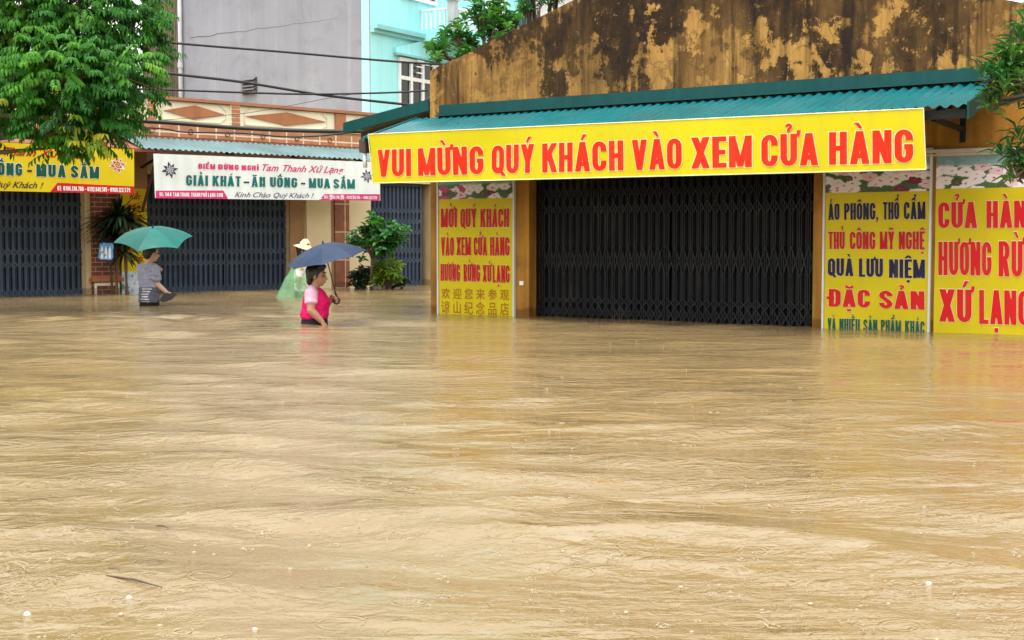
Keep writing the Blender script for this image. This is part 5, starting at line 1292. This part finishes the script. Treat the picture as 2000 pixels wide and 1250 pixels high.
def umbrella(name, label, apex_c, axis, rad, height, cols, ribs, grip, hook=None, shaft_end=None, power=2.0, sag=.032, rot0=0.0):
    """cols: canopy materials alternate by gore; apex_c = centre of the rim circle"""
    ax = V(axis).normalized(); c = V(apex_c); o1 = V((0, -1, 0)); o1 = (o1 - ax * o1.dot(ax)).normalized(); o2 = ax.cross(o1)
    root = empty(name, grip, label, 'umbrella')
    N = ribs; G = 8; M_ = 10; mb = MB()
    def pt(th, r, lift=0):
        f = (th / (2 * math.pi) * N) % 1.0; g = math.sin(math.pi * f)
        ch = math.cos(math.pi / N) / math.cos((f - .5) * 2 * math.pi / N); rr = r * (1 - (1 - ch * (1 - .02 * g)) * r ** 1.5); h = height * (1 - rr ** power) - sag * g * r * (1 - .35 * r)
        return c + (o1 * math.cos(th + rot0) + o2 * math.sin(th + rot0)) * rr * rad + ax * (h + lift)
    for gi in range(N):
        mb.cm = gi % len(cols)
        mb.grid(lambda i, j: pt(2 * math.pi * (gi + i) / N, max(j, .0005)), G, M_)
    mb.cm = 0
    canopy = mb.build('canopy', cols, root, True)
    rb = MB()
    for gi in range(N):
        th = 2 * math.pi * gi / N; r_ = MB(); r_.tube([pt(th, k / 8, -.006) for k in range(9)], .0028, 5); r_.build('rib', STEELR, canopy)
    top = c + ax * (height + .035); end = V(shaft_end)
    s = MB(); s.tube([top, c, end], [.005, .006, .006], 8); s.tube([c + ax * (height + .002), c + ax * (height + .03)], [.014, .006], 8); s.build('shaft', STEELR, root)
    h = MB()
    if hook: h.tube([V(p) for p in hook], .010, 8)
    else: h.tube([end, end - ax * .085], .014, 10)
    h.build('handle', M('black_handle', (.012, .012, .012), .4, .1) if 'black_handle' not in bpy.data.materials else bpy.data.materials['black_handle'], root, True)
    return root
STEELR = M('umbrella_steel', (.05, .05, .055), .35, .1, metal=.6)

# --- woman in a magenta vest, facing right in profile
def woman():
    w0 = on_water(615, 632); D = w0.y; px = D / FPX
    X = lambda x: (x - 615) * px; Z = lambda y: (632 - y) * px
    root = empty('person', (w0.x, w0.y, -.93), 'person with short black hair in a magenta vest and pink sleeves, holding a navy umbrella', 'person')
    zo = .93; P = lambda x, y, lat=0.0: V((X(x), lat, Z(y) + zo))
    b = MB()
    b.stack([(zo - .16, -.005, 0, .125, .165), (zo - .05, -.003, 0, .125, .165), (zo + .06, -.002, 0, .122, .150), (zo + .16, .005, 0, .120, .150), (zo + .25, .012, 0, .122, .160), (zo + .315, .004, 0, .100, .165), (zo + .36, -.010, 0, .072, .135), (zo + .385, -.012, 0, .055, .08)], 28)
    b.limb([P(614, 566), P(617, 556), P(619, 548)], [.055, .049, .047])
    T = head(b, P(619.5, 537), R(-6), R(4), .98)
    # near (right) arm hangs forward into the water
    sh, el, wr = P(613, 572, -.165), P(613, 604, -.205), P(634, 627, -.175)
    b.limb([sh, sh.lerp(el, .5), el], [.052, .049, .041]); b.limb([el, el.lerp(wr, .35), wr], [.042, .042, .027])
    hand(b, wr, V((.6, .1, -.8)), V((-.6, .2, -.4)), .35, 1, .95)
    # far (left) arm bent, hand closed on the handle
    gripp = P(652, 582, .10)
    s2, e2 = P(613, 572, .165), P(628, 603, .20); w2 = gripp + V((-.055, .035, -.035))
    b.limb([s2, s2.lerp(e2, .5), e2], [.052, .047, .041]); b.limb([e2, e2.lerp(w2, .4), w2], [.041, .039, .027])
    hand(b, w2, V((.85, -.45, .35)), V((.25, -.9, -.1)), .95, -1, .92)
    for k in (-1, 1):
        b.limb([V((-.005, k * .085, zo - .10)), V((.01, k * .09, zo - .48)), V((-.01, k * .09, .09))], [.095, .062, .042]); b.limb([V((-.03, k * .09, .05)), V((.06, k * .095, .04)), V((.13, k * .10, .03))], [.04, .036, .026])
    o = b.build('body', SK1, root, True, local=True); bake(o, REM(.0065, 3)); o.name = 'body'
    hair_cap(root, T, .98, 'woman'); face_marks(root, T, .98)
    v = MB()                                              # sleeveless vest
    v.stack([(zo + .055, -.003, 0, .136, .166, 2.2), (zo + .09, -.004, 0, .143, .170, 2.2), (zo + .15, .003, 0, .138, .166), (zo + .20, .014, 0, .141, .168), (zo + .25, .020, 0, .138, .170), (zo + .31, .006, 0, .113, .160), (zo + .352, -.010, 0, .084, .122), (zo + .372, -.016, 0, .066, .085)], 30)
    ve = v.build('vest', cloth('magenta_fabric', (.62, .006, .115)), root, True, local=True); bake(ve, REM(.008, 3), .010)
    PKF = cloth('pale_pink_fabric', (.72, .40, .52))
    for k, s_, e_ in ((-1, sh, el), (1, s2, e2)):         # pale sleeves
        t = MB(); m = s_.lerp(e_, .40); t.limb([s_ + V((-.005, -k * .05, .035)), s_ + V((0, 0, .008)), m], [.052, .069, .064]); 
        t.tube([m, m + (e_ - s_).normalized() * .035], [.066, .068], 16)
        so_ = t.build('sleeve', PKF, root, True, local=True); bake(so_, REM(.008, 2), .006)
    q = MB(); q.stack([(zo - .17, -.004, 0, .137, .178), (zo - .02, -.003, 0, .138, .175), (zo + .062, -.003, 0, .130, .160)], 28)
    for k in (-1, 1): q.limb([V((-.005, k * .085, zo - .14)), V((.01, k * .09, zo - .5)), V((-.01, k * .09, .14))], [.10, .075, .062])
    q_ = q.build('trousers', cloth('black_fabric', (.014, .015, .02)), root, True, local=True); bake(q_, REM(.009, 3), .008)
    # umbrella in world coordinates
    off = V((w0.x, w0.y, -.93)); G = gripp + off
    rc = P(638, 506, .05) + off; ax = V((-.21, -.13, 1))
    endp = P(654, 575, .098) + off; sh_top = rc
    hk = [P(653.5, 573, .098) + off] + [P(x, y, .10) + off for x, y in ((654, 580), (659, 581.5), (660.5, 585), (660, 590), (656.5, 593.5), (652, 594), (648.5, 591.5), (647.5, 588))]
    hk = [P(652, 570, .10) + off, P(654.5, 576, .10) + off, P(656.5, 581, .10) + off] 
    hk2 = []
    for k in range(10):
        a = R(75 - 285 * k / 9); hk2.append(P(655 + 6 * math.cos(a), 588 - 6 * math.sin(a), .10) + off)
    k = NT('navy_umbrella_cloth'); f = k.ramp(k.noise(k.coord((1, 1, 1)), 9, 5, .6), [(.3, .8), (.7, 1.2)]); k.base(k.mix(1.0, (.012, .028, .066, 1), f, 'MULTIPLY')); k.rough(.55); k.b.inputs['Specular IOR Level'].default_value = .25; k.bump(k.noise(k.coord((1, 1, 1)), 18, 4, .6), .25, .01)
    umbrella('navy_umbrella', 'navy blue umbrella tilted back over the person in the magenta vest', rc, ax, .438, .165, [k.m], 8, G, hook=hk + hk2, shaft_end=P(653, 571, .10) + off)
woman()

# --- boy seen from behind, facing right and away, sandals in the right hand
def boy():
    w0 = on_water(292, 597); D = w0.y; px = D / FPX
    yaw = R(50); root = empty('person', (w0.x, w0.y, -.82), 'person seen from behind in a grey striped T-shirt under a turquoise umbrella', 'person', rz=yaw)
    Ri = Matrix.Rotation(-yaw, 3, 'Z'); zo = .82
    def P(x, y, dep=0.0):                                 # picture position relative to the figure, dep away from the viewer
        q = Ri @ V(((x - 292) * px, dep, 0)); return V((q.x, q.y, (597 - y) * px + zo))
    b = MB()
    b.stack([(zo - .08, 0, 0, .10, .145), (zo + .06, 0, 0, .10, .145), (zo + .2, .0, 0, .088, .130), (zo + .36, .0, 0, .10, .150), (zo + .47, -.005, 0, .095, .160), (zo + .53, -.010, 0, .075, .135), (zo + .575, -.012, 0, .05, .07)], 26)
    b.limb([P(291, 516), P(293, 508), P(294.5, 503)], [.054, .048, .046])
    T = head(b, P(297, 494), R(-12), R(6), .98)
    # right arm: reaches forward and down with the sandals
    c = V((-.008, 0, zo + .50)); sh = c + V((0, -.155, 0)); el = P(309, 553, -.08); wr = P(329, 570, -.10)
    b.limb([sh, sh.lerp(el, .5), el], [.050, .043, .036]); b.limb([el, el.lerp(wr, .35), wr], [.037, .036, .025])
    hd = Ri @ V((.9, 0, -.35)); pn = Ri @ V((0, -.35, -.9)); hand(b, wr, hd, pn, .75, 1, .95)
    # left arm: raised in front, holding the umbrella
    s2 = c + V((0, .155, 0)); gr = P(303, 527, .22); e2 = c + V((.10, .20, -.20)); w2 = gr + V((-.05, .02, -.05))
    b.limb([s2, s2.lerp(e2, .5), e2], [.050, .043, .037]); b.limb([e2, e2.lerp(w2, .4), w2], [.037, .035, .025]); hand(b, w2, V((.6, -.2, .6)), V((.5, -.8, -.1)), .95, -1, .92)
    for k in (-1, 1):
        b.limb([V((0, k * .075, zo - .05)), V((.015, k * .08, zo - .42)), V((-.01, k * .08, .08))], [.085, .055, .04]); b.limb([V((-.03, k * .08, .05)), V((.06, k * .085, .035)), V((.13, k * .09, .028))], [.038, .034, .025])
    o = b.build('body', SK2, root, True, local=True); bake(o, REM(.0065, 3))
    hair_cap(root, T, .98, 'boy'); face_marks(root, T, .98)
    k = NT('striped_shirt_fabric'); g = k.n('TexCoord').outputs['Object']; sp = k.n('SeparateXYZ'); k.set(sp.inputs[0], g)
    z = sp.outputs['Z']; 
    basec = k.mix(k.ramp(k.math('SUBTRACT', z, zo), [(.245, 0), (.255, 1)]), (.10, .105, .14, 1), (.27, .28, .36, 1))
    band = k.math('LESS_THAN', k.math('FRACT', k.math('MULTIPLY', k.math('SUBTRACT', z, zo + .05), 1 / .034)), .42)
    rng_ = k.math('MULTIPLY', k.math('LESS_THAN', z, zo + .235), k.math('GREATER_THAN', z, zo + .06))
    wob = k.math('MULTIPLY_ADD', k.noise(g, 9, 2), .10, -.05)
    yy = k.math('ADD', sp.outputs['Y'], wob)
    rng_ = k.math('MULTIPLY', rng_, k.math('MULTIPLY', k.math('LESS_THAN', yy, -.01), k.math('GREATER_THAN', yy, -.118)))
    rng_ = k.math('MULTIPLY', rng_, k.math('LESS_THAN', sp.outputs['X'], .02))
    cc = k.mix(k.math('MULTIPLY', band, rng_), basec, (.62, .62, .64, 1))
    cc = k.mix(1.0, cc, k.ramp(k.noise(g, 14, 5, .6), [(.3, .82), (.7, 1.15)]), 'MULTIPLY'); k.base(cc); k.rough(.85); k.bump(k.noise(g, 13, 5, .6), .6, .02)
    t = MB(); t.stack([(zo + .045, -.004, 0, .118, .158, 2.2), (zo + .08, -.004, 0, .120, .160, 2.2), (zo + .2, -.002, 0, .112, .152), (zo + .34, .0, 0, .116, .162), (zo + .46, -.006, 0, .106, .168), (zo + .525, -.012, 0, .086, .142), (zo + .560, -.014, 0, .066, .085)], 28)
    for s_, e_, kk in ((sh, el, -1), (s2, e2, 1)):
        m = s_.lerp(e_, .62); t.limb([s_ + V((0, -kk * .05, .02)), s_, m], [.05, .066, .066]); t.tube([m, m + (e_ - s_).normalized() * .03], [.068, .07], 14)
    to = t.build('shirt', k.m, root, True, local=True); bake(to, REM(.008, 3), .012)
    q = MB(); q.stack([(zo - .10, 0, 0, .112, .155), (zo + .05, 0, 0, .110, .150)], 26)
    for kk in (-1, 1): q.limb([V((0, kk * .078, zo - .08)), V((.012, kk * .08, zo - .40))], [.092, .085])
    qo = q.build('shorts', cloth('black_shorts_fabric', (.010, .010, .012)), root, True, local=True); bake(qo, REM(.009, 3), .008)
    Rw = Matrix.Rotation(yaw, 3, 'Z'); off = V((w0.x, w0.y, -.82)); Wd = lambda p: Rw @ p + off
    cols = []
    for nm, c_ in (('turquoise_umbrella_cloth', (.006, .225, .19)), ('sea_green_umbrella_cloth', (.005, .165, .14))):
        u = NT(nm); u.base(u.mix(1.0, c_ + (1,), u.ramp(u.noise(u.coord((1, 1, 1)), 8, 5, .6), [(.3, .8), (.7, 1.15)]), 'MULTIPLY')); u.rough(.35); u.b.inputs['Specular IOR Level'].default_value = .3
        tr = u.n('BsdfTranslucent'); tr.inputs['Color'].default_value = c_ + (1,); mx = u.n('MixShader'); mx.inputs[0].default_value = .25
        u.t.links.new(u.b.outputs[0], mx.inputs[1]); u.t.links.new(tr.outputs[0], mx.inputs[2]); u.t.links.new(mx.outputs[0], u.t.nodes['Material Output'].inputs['Surface']); cols.append(u.m)
    G = Wd(gr); rc = Wd(P(300, 468, .05)); ax = V((.03, -.33, 1))
    umbrella('turquoise_umbrella', 'turquoise umbrella tipped towards the viewer over the person in the striped T-shirt', rc, ax, .52, .165, cols, 6, G, shaft_end=G + V((0, 0, -.02)), power=1.6, sag=.012, rot0=R(-9))
    # pair of black sandals
    def sandal(a, tip, dn):
        r = empty('sandal', Wd(P(*a, -.13)), None)
        return r
    for i, (p0, p1, dep) in enumerate((((319, 586), (349, 573), -.145), ((322, 583), (346, 571), -.105))):
        A = Wd(P(p0[0], p0[1], dep)); Bp = Wd(P(p1[0], p1[1], dep)); dd = (Bp - A); ln = dd.length; dd.normalize(); nrm = V((.10, -1, .25)); nrm = (nrm - dd * nrm.dot(dd)).normalized(); sdv = dd.cross(nrm)
        r = empty('sandal', A, ('black rubber sandal with its flat sole turned to the viewer, in the hand above water', 'second black sandal tucked behind the first one, in the same hand')[i], 'sandal', 'pair of black sandals')
        m = MB(); out = []
        for kk in range(28):
            a = 2 * math.pi * kk / 28; t_ = .5 - .5 * math.cos(a); wd = .042 * (1 + .22 * math.cos(a)) * math.copysign(abs(math.sin(a)) ** .75, math.sin(a)); out.append(A + dd * ln * t_ + sdv * wd)
        vs = [p + nrm * .009 for p in out] + [p - nrm * .009 for p in out]; n = 28
        m.add(vs, [list(range(n)), list(range(2 * n - 1, n - 1, -1))] + [(j, j + n, (j + 1) % n + n, (j + 1) % n) for j in range(n)])
        fix_normals(m.build('sole', RUB, r))
        st = MB(); c_ = A + dd * ln * .72
        for sg in (-1, 1): st.tube([c_ + dd * .02 - nrm * .012, c_ - nrm * .045 + sdv * sg * .025, c_ - dd * .055 + sdv * sg * .04 - nrm * .010], .008, 6)
        st.build('strap', RUB, r, True)
RUB = M('black_rubber', (.016, .012, .013), .6, .2, 20)
boy()

# --- person in a straw hat and green rain cape, farther away behind the navy umbrella
def cape_person():
    w0 = on_water(590, 580); D = w0.y; px = D / FPX
    root = empty('person', (w0.x, w0.y, -.80), 'person in a straw hat and sheer green rain cape behind the navy umbrella', 'person')
    zo = .80; P = lambda x, y, lat=0.0: V(((x - 590) * px, lat, (580 - y) * px + zo))
    b = MB()
    b.stack([(zo - .08, 0, 0, .105, .15), (zo + .06, 0, 0, .10, .15), (zo + .2, 0, 0, .092, .14), (zo + .38, .005, 0, .105, .155), (zo + .50, -.005, 0, .095, .16), (zo + .56, -.01, 0, .07, .12), (zo + .60, -.01, 0, .05, .07)], 24)
    b.limb([P(589, 506), P(591, 500), P(592, 496)], [.052, .047, .045]); T = head(b, P(594, 489), R(-10), R(4), .98)
    sh, el, wr = V((0, -.16, zo + .51)), P(590, 545, -.20), P(588, 562, -.18)
    b.limb([sh, el], [.05, .04]); b.limb([el, wr], [.04, .027]); hand(b, wr, V((.15, 0, -1)), V((.9, .2, 0)), .4, 1, .95)
    s2, e2, w2 = V((0, .16, zo + .51)), V((.03, .21, zo + .27)), V((.12, .18, zo + .08))
    b.limb([s2, e2], [.05, .04]); b.limb([e2, w2], [.04, .027]); hand(b, w2, V((.4, 0, -.9)), V((-.7, -.3, -.3)), .4, -1, .95)
    for k in (-1, 1):
        b.limb([V((0, k * .08, zo - .05)), V((.015, k * .085, zo - .40)), V((-.01, k * .085, .08))], [.09, .058, .04]); b.limb([V((-.03, k * .085, .05)), V((.06, k * .09, .035)), V((.13, k * .095, .028))], [.038, .034, .025])
    o = b.build('body', SK1, root, True, local=True); bake(o, REM(.007, 3)); hair_cap(root, T, .98, 'woman'); face_marks(root, T, .98)
    k = NT('patterned_shirt_fabric'); g = k.n('TexCoord').outputs['Object']
    c = k.mix(k.ramp(k.noise(g, 9, 3, .5), [(.52, 0), (.55, 1)]), (.66, .68, .64, 1), (.45, .36, .06, 1)); c = k.mix(k.ramp(k.noise(g, 13, 3, .5), [(.62, 0), (.65, 1)]), c, (.10, .14, .22, 1)); k.base(c); k.rough(.8)
    t = MB(); t.stack([(zo + .09, 0, 0, .120, .165), (zo + .25, 0, 0, .112, .155), (zo + .4, .0, 0, .118, .168), (zo + .52, -.006, 0, .10, .165), (zo + .585, -.012, 0, .062, .08)], 26)
    t.limb([sh, sh.lerp(el, .75)], [.066, .062]); t.limb([s2, s2.lerp(e2, .75)], [.066, .062]); to = t.build('shirt', k.m, root, True, local=True); bake(to, REM(.009, 3), .010)
    q = MB(); q.stack([(zo - .1, 0, 0, .118, .162), (zo + .10, 0, 0, .110, .156)], 24)
    for kk in (-1, 1): q.limb([V((0, kk * .08, zo - .08)), V((.012, kk * .085, zo - .45)), V((-.01, kk * .085, .14))], [.098, .07, .06])
    qo = q.build('trousers', cloth('dark_trouser_fabric', (.016, .015, .016)), root, True, local=True); bake(qo, REM(.010, 3))
    # cape: open sheet falling from the shoulders, flaring backwards into the water
    kc = NT('sheer_green_plastic'); kc.base((.22, .50, .27, 1)); kc.rough(.25); kc.b.inputs['Alpha'].default_value = .45
    kc.bump(kc.noise(kc.coord((1, 1, .3)), 12, 4, .6), .4, .02)
    m = MB()
    def fn(i, j):
        a = R(62 + 236 * i)                              # open at the front (+x)
        r = .10 + .11 * min(1, j * 2.4) + (.30 * max(0, j - .25) ** 1.1) * (.4 + .6 * max(0, -math.cos(a)))
        r *= 1 + .06 * math.sin(a * 9) * j
        z = zo + .585 - .08 * min(1, j * 3) - .60 * max(0, j - .1) / .9 * 1.0
        return V((-.01 + r * math.cos(a) * 1.02, r * math.sin(a) * 1.12, z))
    m.grid(fn, 72, 30); m.build('rain_cape', kc.m, root, True, local=True)
    h = MB(); hc = P(596, 481); tl = Matrix.Rotation(R(13), 3, 'Y')
    prof = [(.002, .115), (.03, .112), (.055, .09), (.075, .055), (.092, .018), (.11, .004), (.15, -.018), (.175, -.034), (.172, -.040), (.145, -.024), (.10, -.004), (.086, .012), (.07, .045), (.05, .08), (.002, .104)]
    seg = 36; vs = []
    for (r_, z_) in prof:
        for s_ in range(seg):
            a = 2 * math.pi * s_ / seg; wv = .010 * math.sin(2 * a + .6) * (r_ / .17) ** 2; vs.append(hc + tl @ V((r_ * 1.0 * math.cos(a), r_ * .95 * math.sin(a), z_ + wv)))
    h.add(vs, [(i * seg + s_, i * seg + (s_ + 1) % seg, (i + 1) * seg + (s_ + 1) % seg, (i + 1) * seg + s_) for i in range(len(prof) - 1) for s_ in range(seg)])
    h.build('straw_hat', M('pale_straw', (.72, .52, .30), .7, .15, 20, .3, 90), root, True, local=True)
cape_person()

# ------------------------------------------------------------------ small things on the water
def floaties():
    rng = random.Random(3)
    tw = M('wet_twig', (.10, .06, .03), .6, .3, 20)
    for i, (x0, y0, x1, y1, r, lab) in enumerate(((212, 1111, 236, 1117, .0055, 'short dark twig floating near the bottom edge'), (208, 1124, 316, 1147, .0034, 'long thin stalk floating just below the short twig'), (305, 1027, 330, 1032, .003, 'small brown stick drifting alone above the two twigs'), (1270, 1015, 1318, 1021, .002, 'thin dark straw drifting among the white ripples'))):
        a = on_water(x0, y0, .014); b_ = on_water(x1, y1, .014); m = MB(); md = a.lerp(b_, .5) + V((0, .01, .002)); m.tube([a, md, b_], [r * .7, r, r * .4], 6)
        tag(m.build('twig', tw, None, True, loc=a), lab, 'twig', 'twigs drifting on the flood')
    # rain splashes: crowns, droplets and rings past counting
    m = MB()
    for k in range(620):
        y = 660 + 590 * rng.random() ** .8; x = rng.uniform(-40, 2040); c = on_water(x, y, .0)
        s = rng.uniform(.5, 1.25)
        kind = rng.random()
        if kind < .45:                                  # broken crown thrown up by a drop
            R_ = rng.uniform(.008, .022) * s; a0 = rng.uniform(0, 6.28)
            for q in range(rng.randint(2, 4)):
                a1 = a0 + rng.uniform(.5, 1.5); P_ = [c + V((R_ * math.cos(a) * rng.uniform(.92, 1.08), R_ * math.sin(a) * rng.uniform(.92, 1.08), .002 + .003 * rng.random())) for a in [a0 + (a1 - a0) * w / 5 for w in range(6)]]
                m.tube(P_, [.0006, .0018 * s, .0024 * s, .0022 * s, .0016 * s, .0005], 5); a0 = a1 + rng.uniform(.2, .8)
            continue
        if kind < .80:
            h_ = rng.uniform(.004, .014) * s; m.tube([c, c + V((0, 0, h_ * .6)), c + V((0, 0, h_))], [.0034 * s, .0014 * s, .0014 * s], 5); m.ball(c + V((rng.gauss(0, .004), 0, h_ + .006 * s)), .0020 * s, seg=6, rings=5)
            for q in range(4): a = rng.uniform(0, 6.28); m.ball(c + V((.014 * s * math.cos(a), .014 * s * math.sin(a), rng.uniform(.002, .008) * s)), .0014 * s, seg=6, rings=4)
        else:
            m.ball(c + V((0, 0, .0)), .006 * s, .006 * s, .004 * s, seg=8, rings=6)
    k = NT('rain_splash_water'); k.base((.46, .37, .25, 1)); k.rough(.08); k.b.inputs['Alpha'].default_value = .6
    o = m.build('rain_splash', k.m, None, True); o['kind'] = 'stuff'; o['label'] = 'raindrop splashes and rings all over the brown flood'; o['category'] = 'splash'
    bub = NT('bubble_film'); bub.base((.86, .82, .76, 1)); bub.rough(.06); bub.b.inputs['Alpha'].default_value = .55
    for i, (x, y, r, lab) in enumerate(((298, 1134, 8, 'largest white rain bubble, beside the end of the long stalk'), (252, 1168, 7, 'white rain bubble below the long stalk'), (53, 1200, 7.5, 'white rain bubble near the bottom left corner'), (498, 1232, 8, 'white bubble with a peaked top at the bottom edge'), (240, 1120, 5.5, 'flat bubble touching the right end of the short twig'), (1814, 1141, 7, 'lone white bubble at the lower right'), (597, 911, 5, 'small white bubble in the middle of the open water'))):
        c = on_water(x, y, 0); rr = .85 * r * c.y / FPX; b_ = MB(); n = 18
        b_.stack([(c.z - .002, c.x, c.y, rr * 1.25, rr * 1.25), (c.z + .002, c.x, c.y, rr * 1.02, rr * 1.02), (c.z + rr * .4, c.x, c.y, rr * .95, rr * .95), (c.z + rr * .75, c.x, c.y, rr * .68, rr * .68), (c.z + rr * .95, c.x, c.y, rr * .32, rr * .32), (c.z + rr * 1.0, c.x, c.y, rr * .05, rr * .05)], n)
        tag(b_.build('rain_bubble', bub.m, None, True, loc=c), lab, 'bubble', 'rain bubbles on the flood')
floaties()
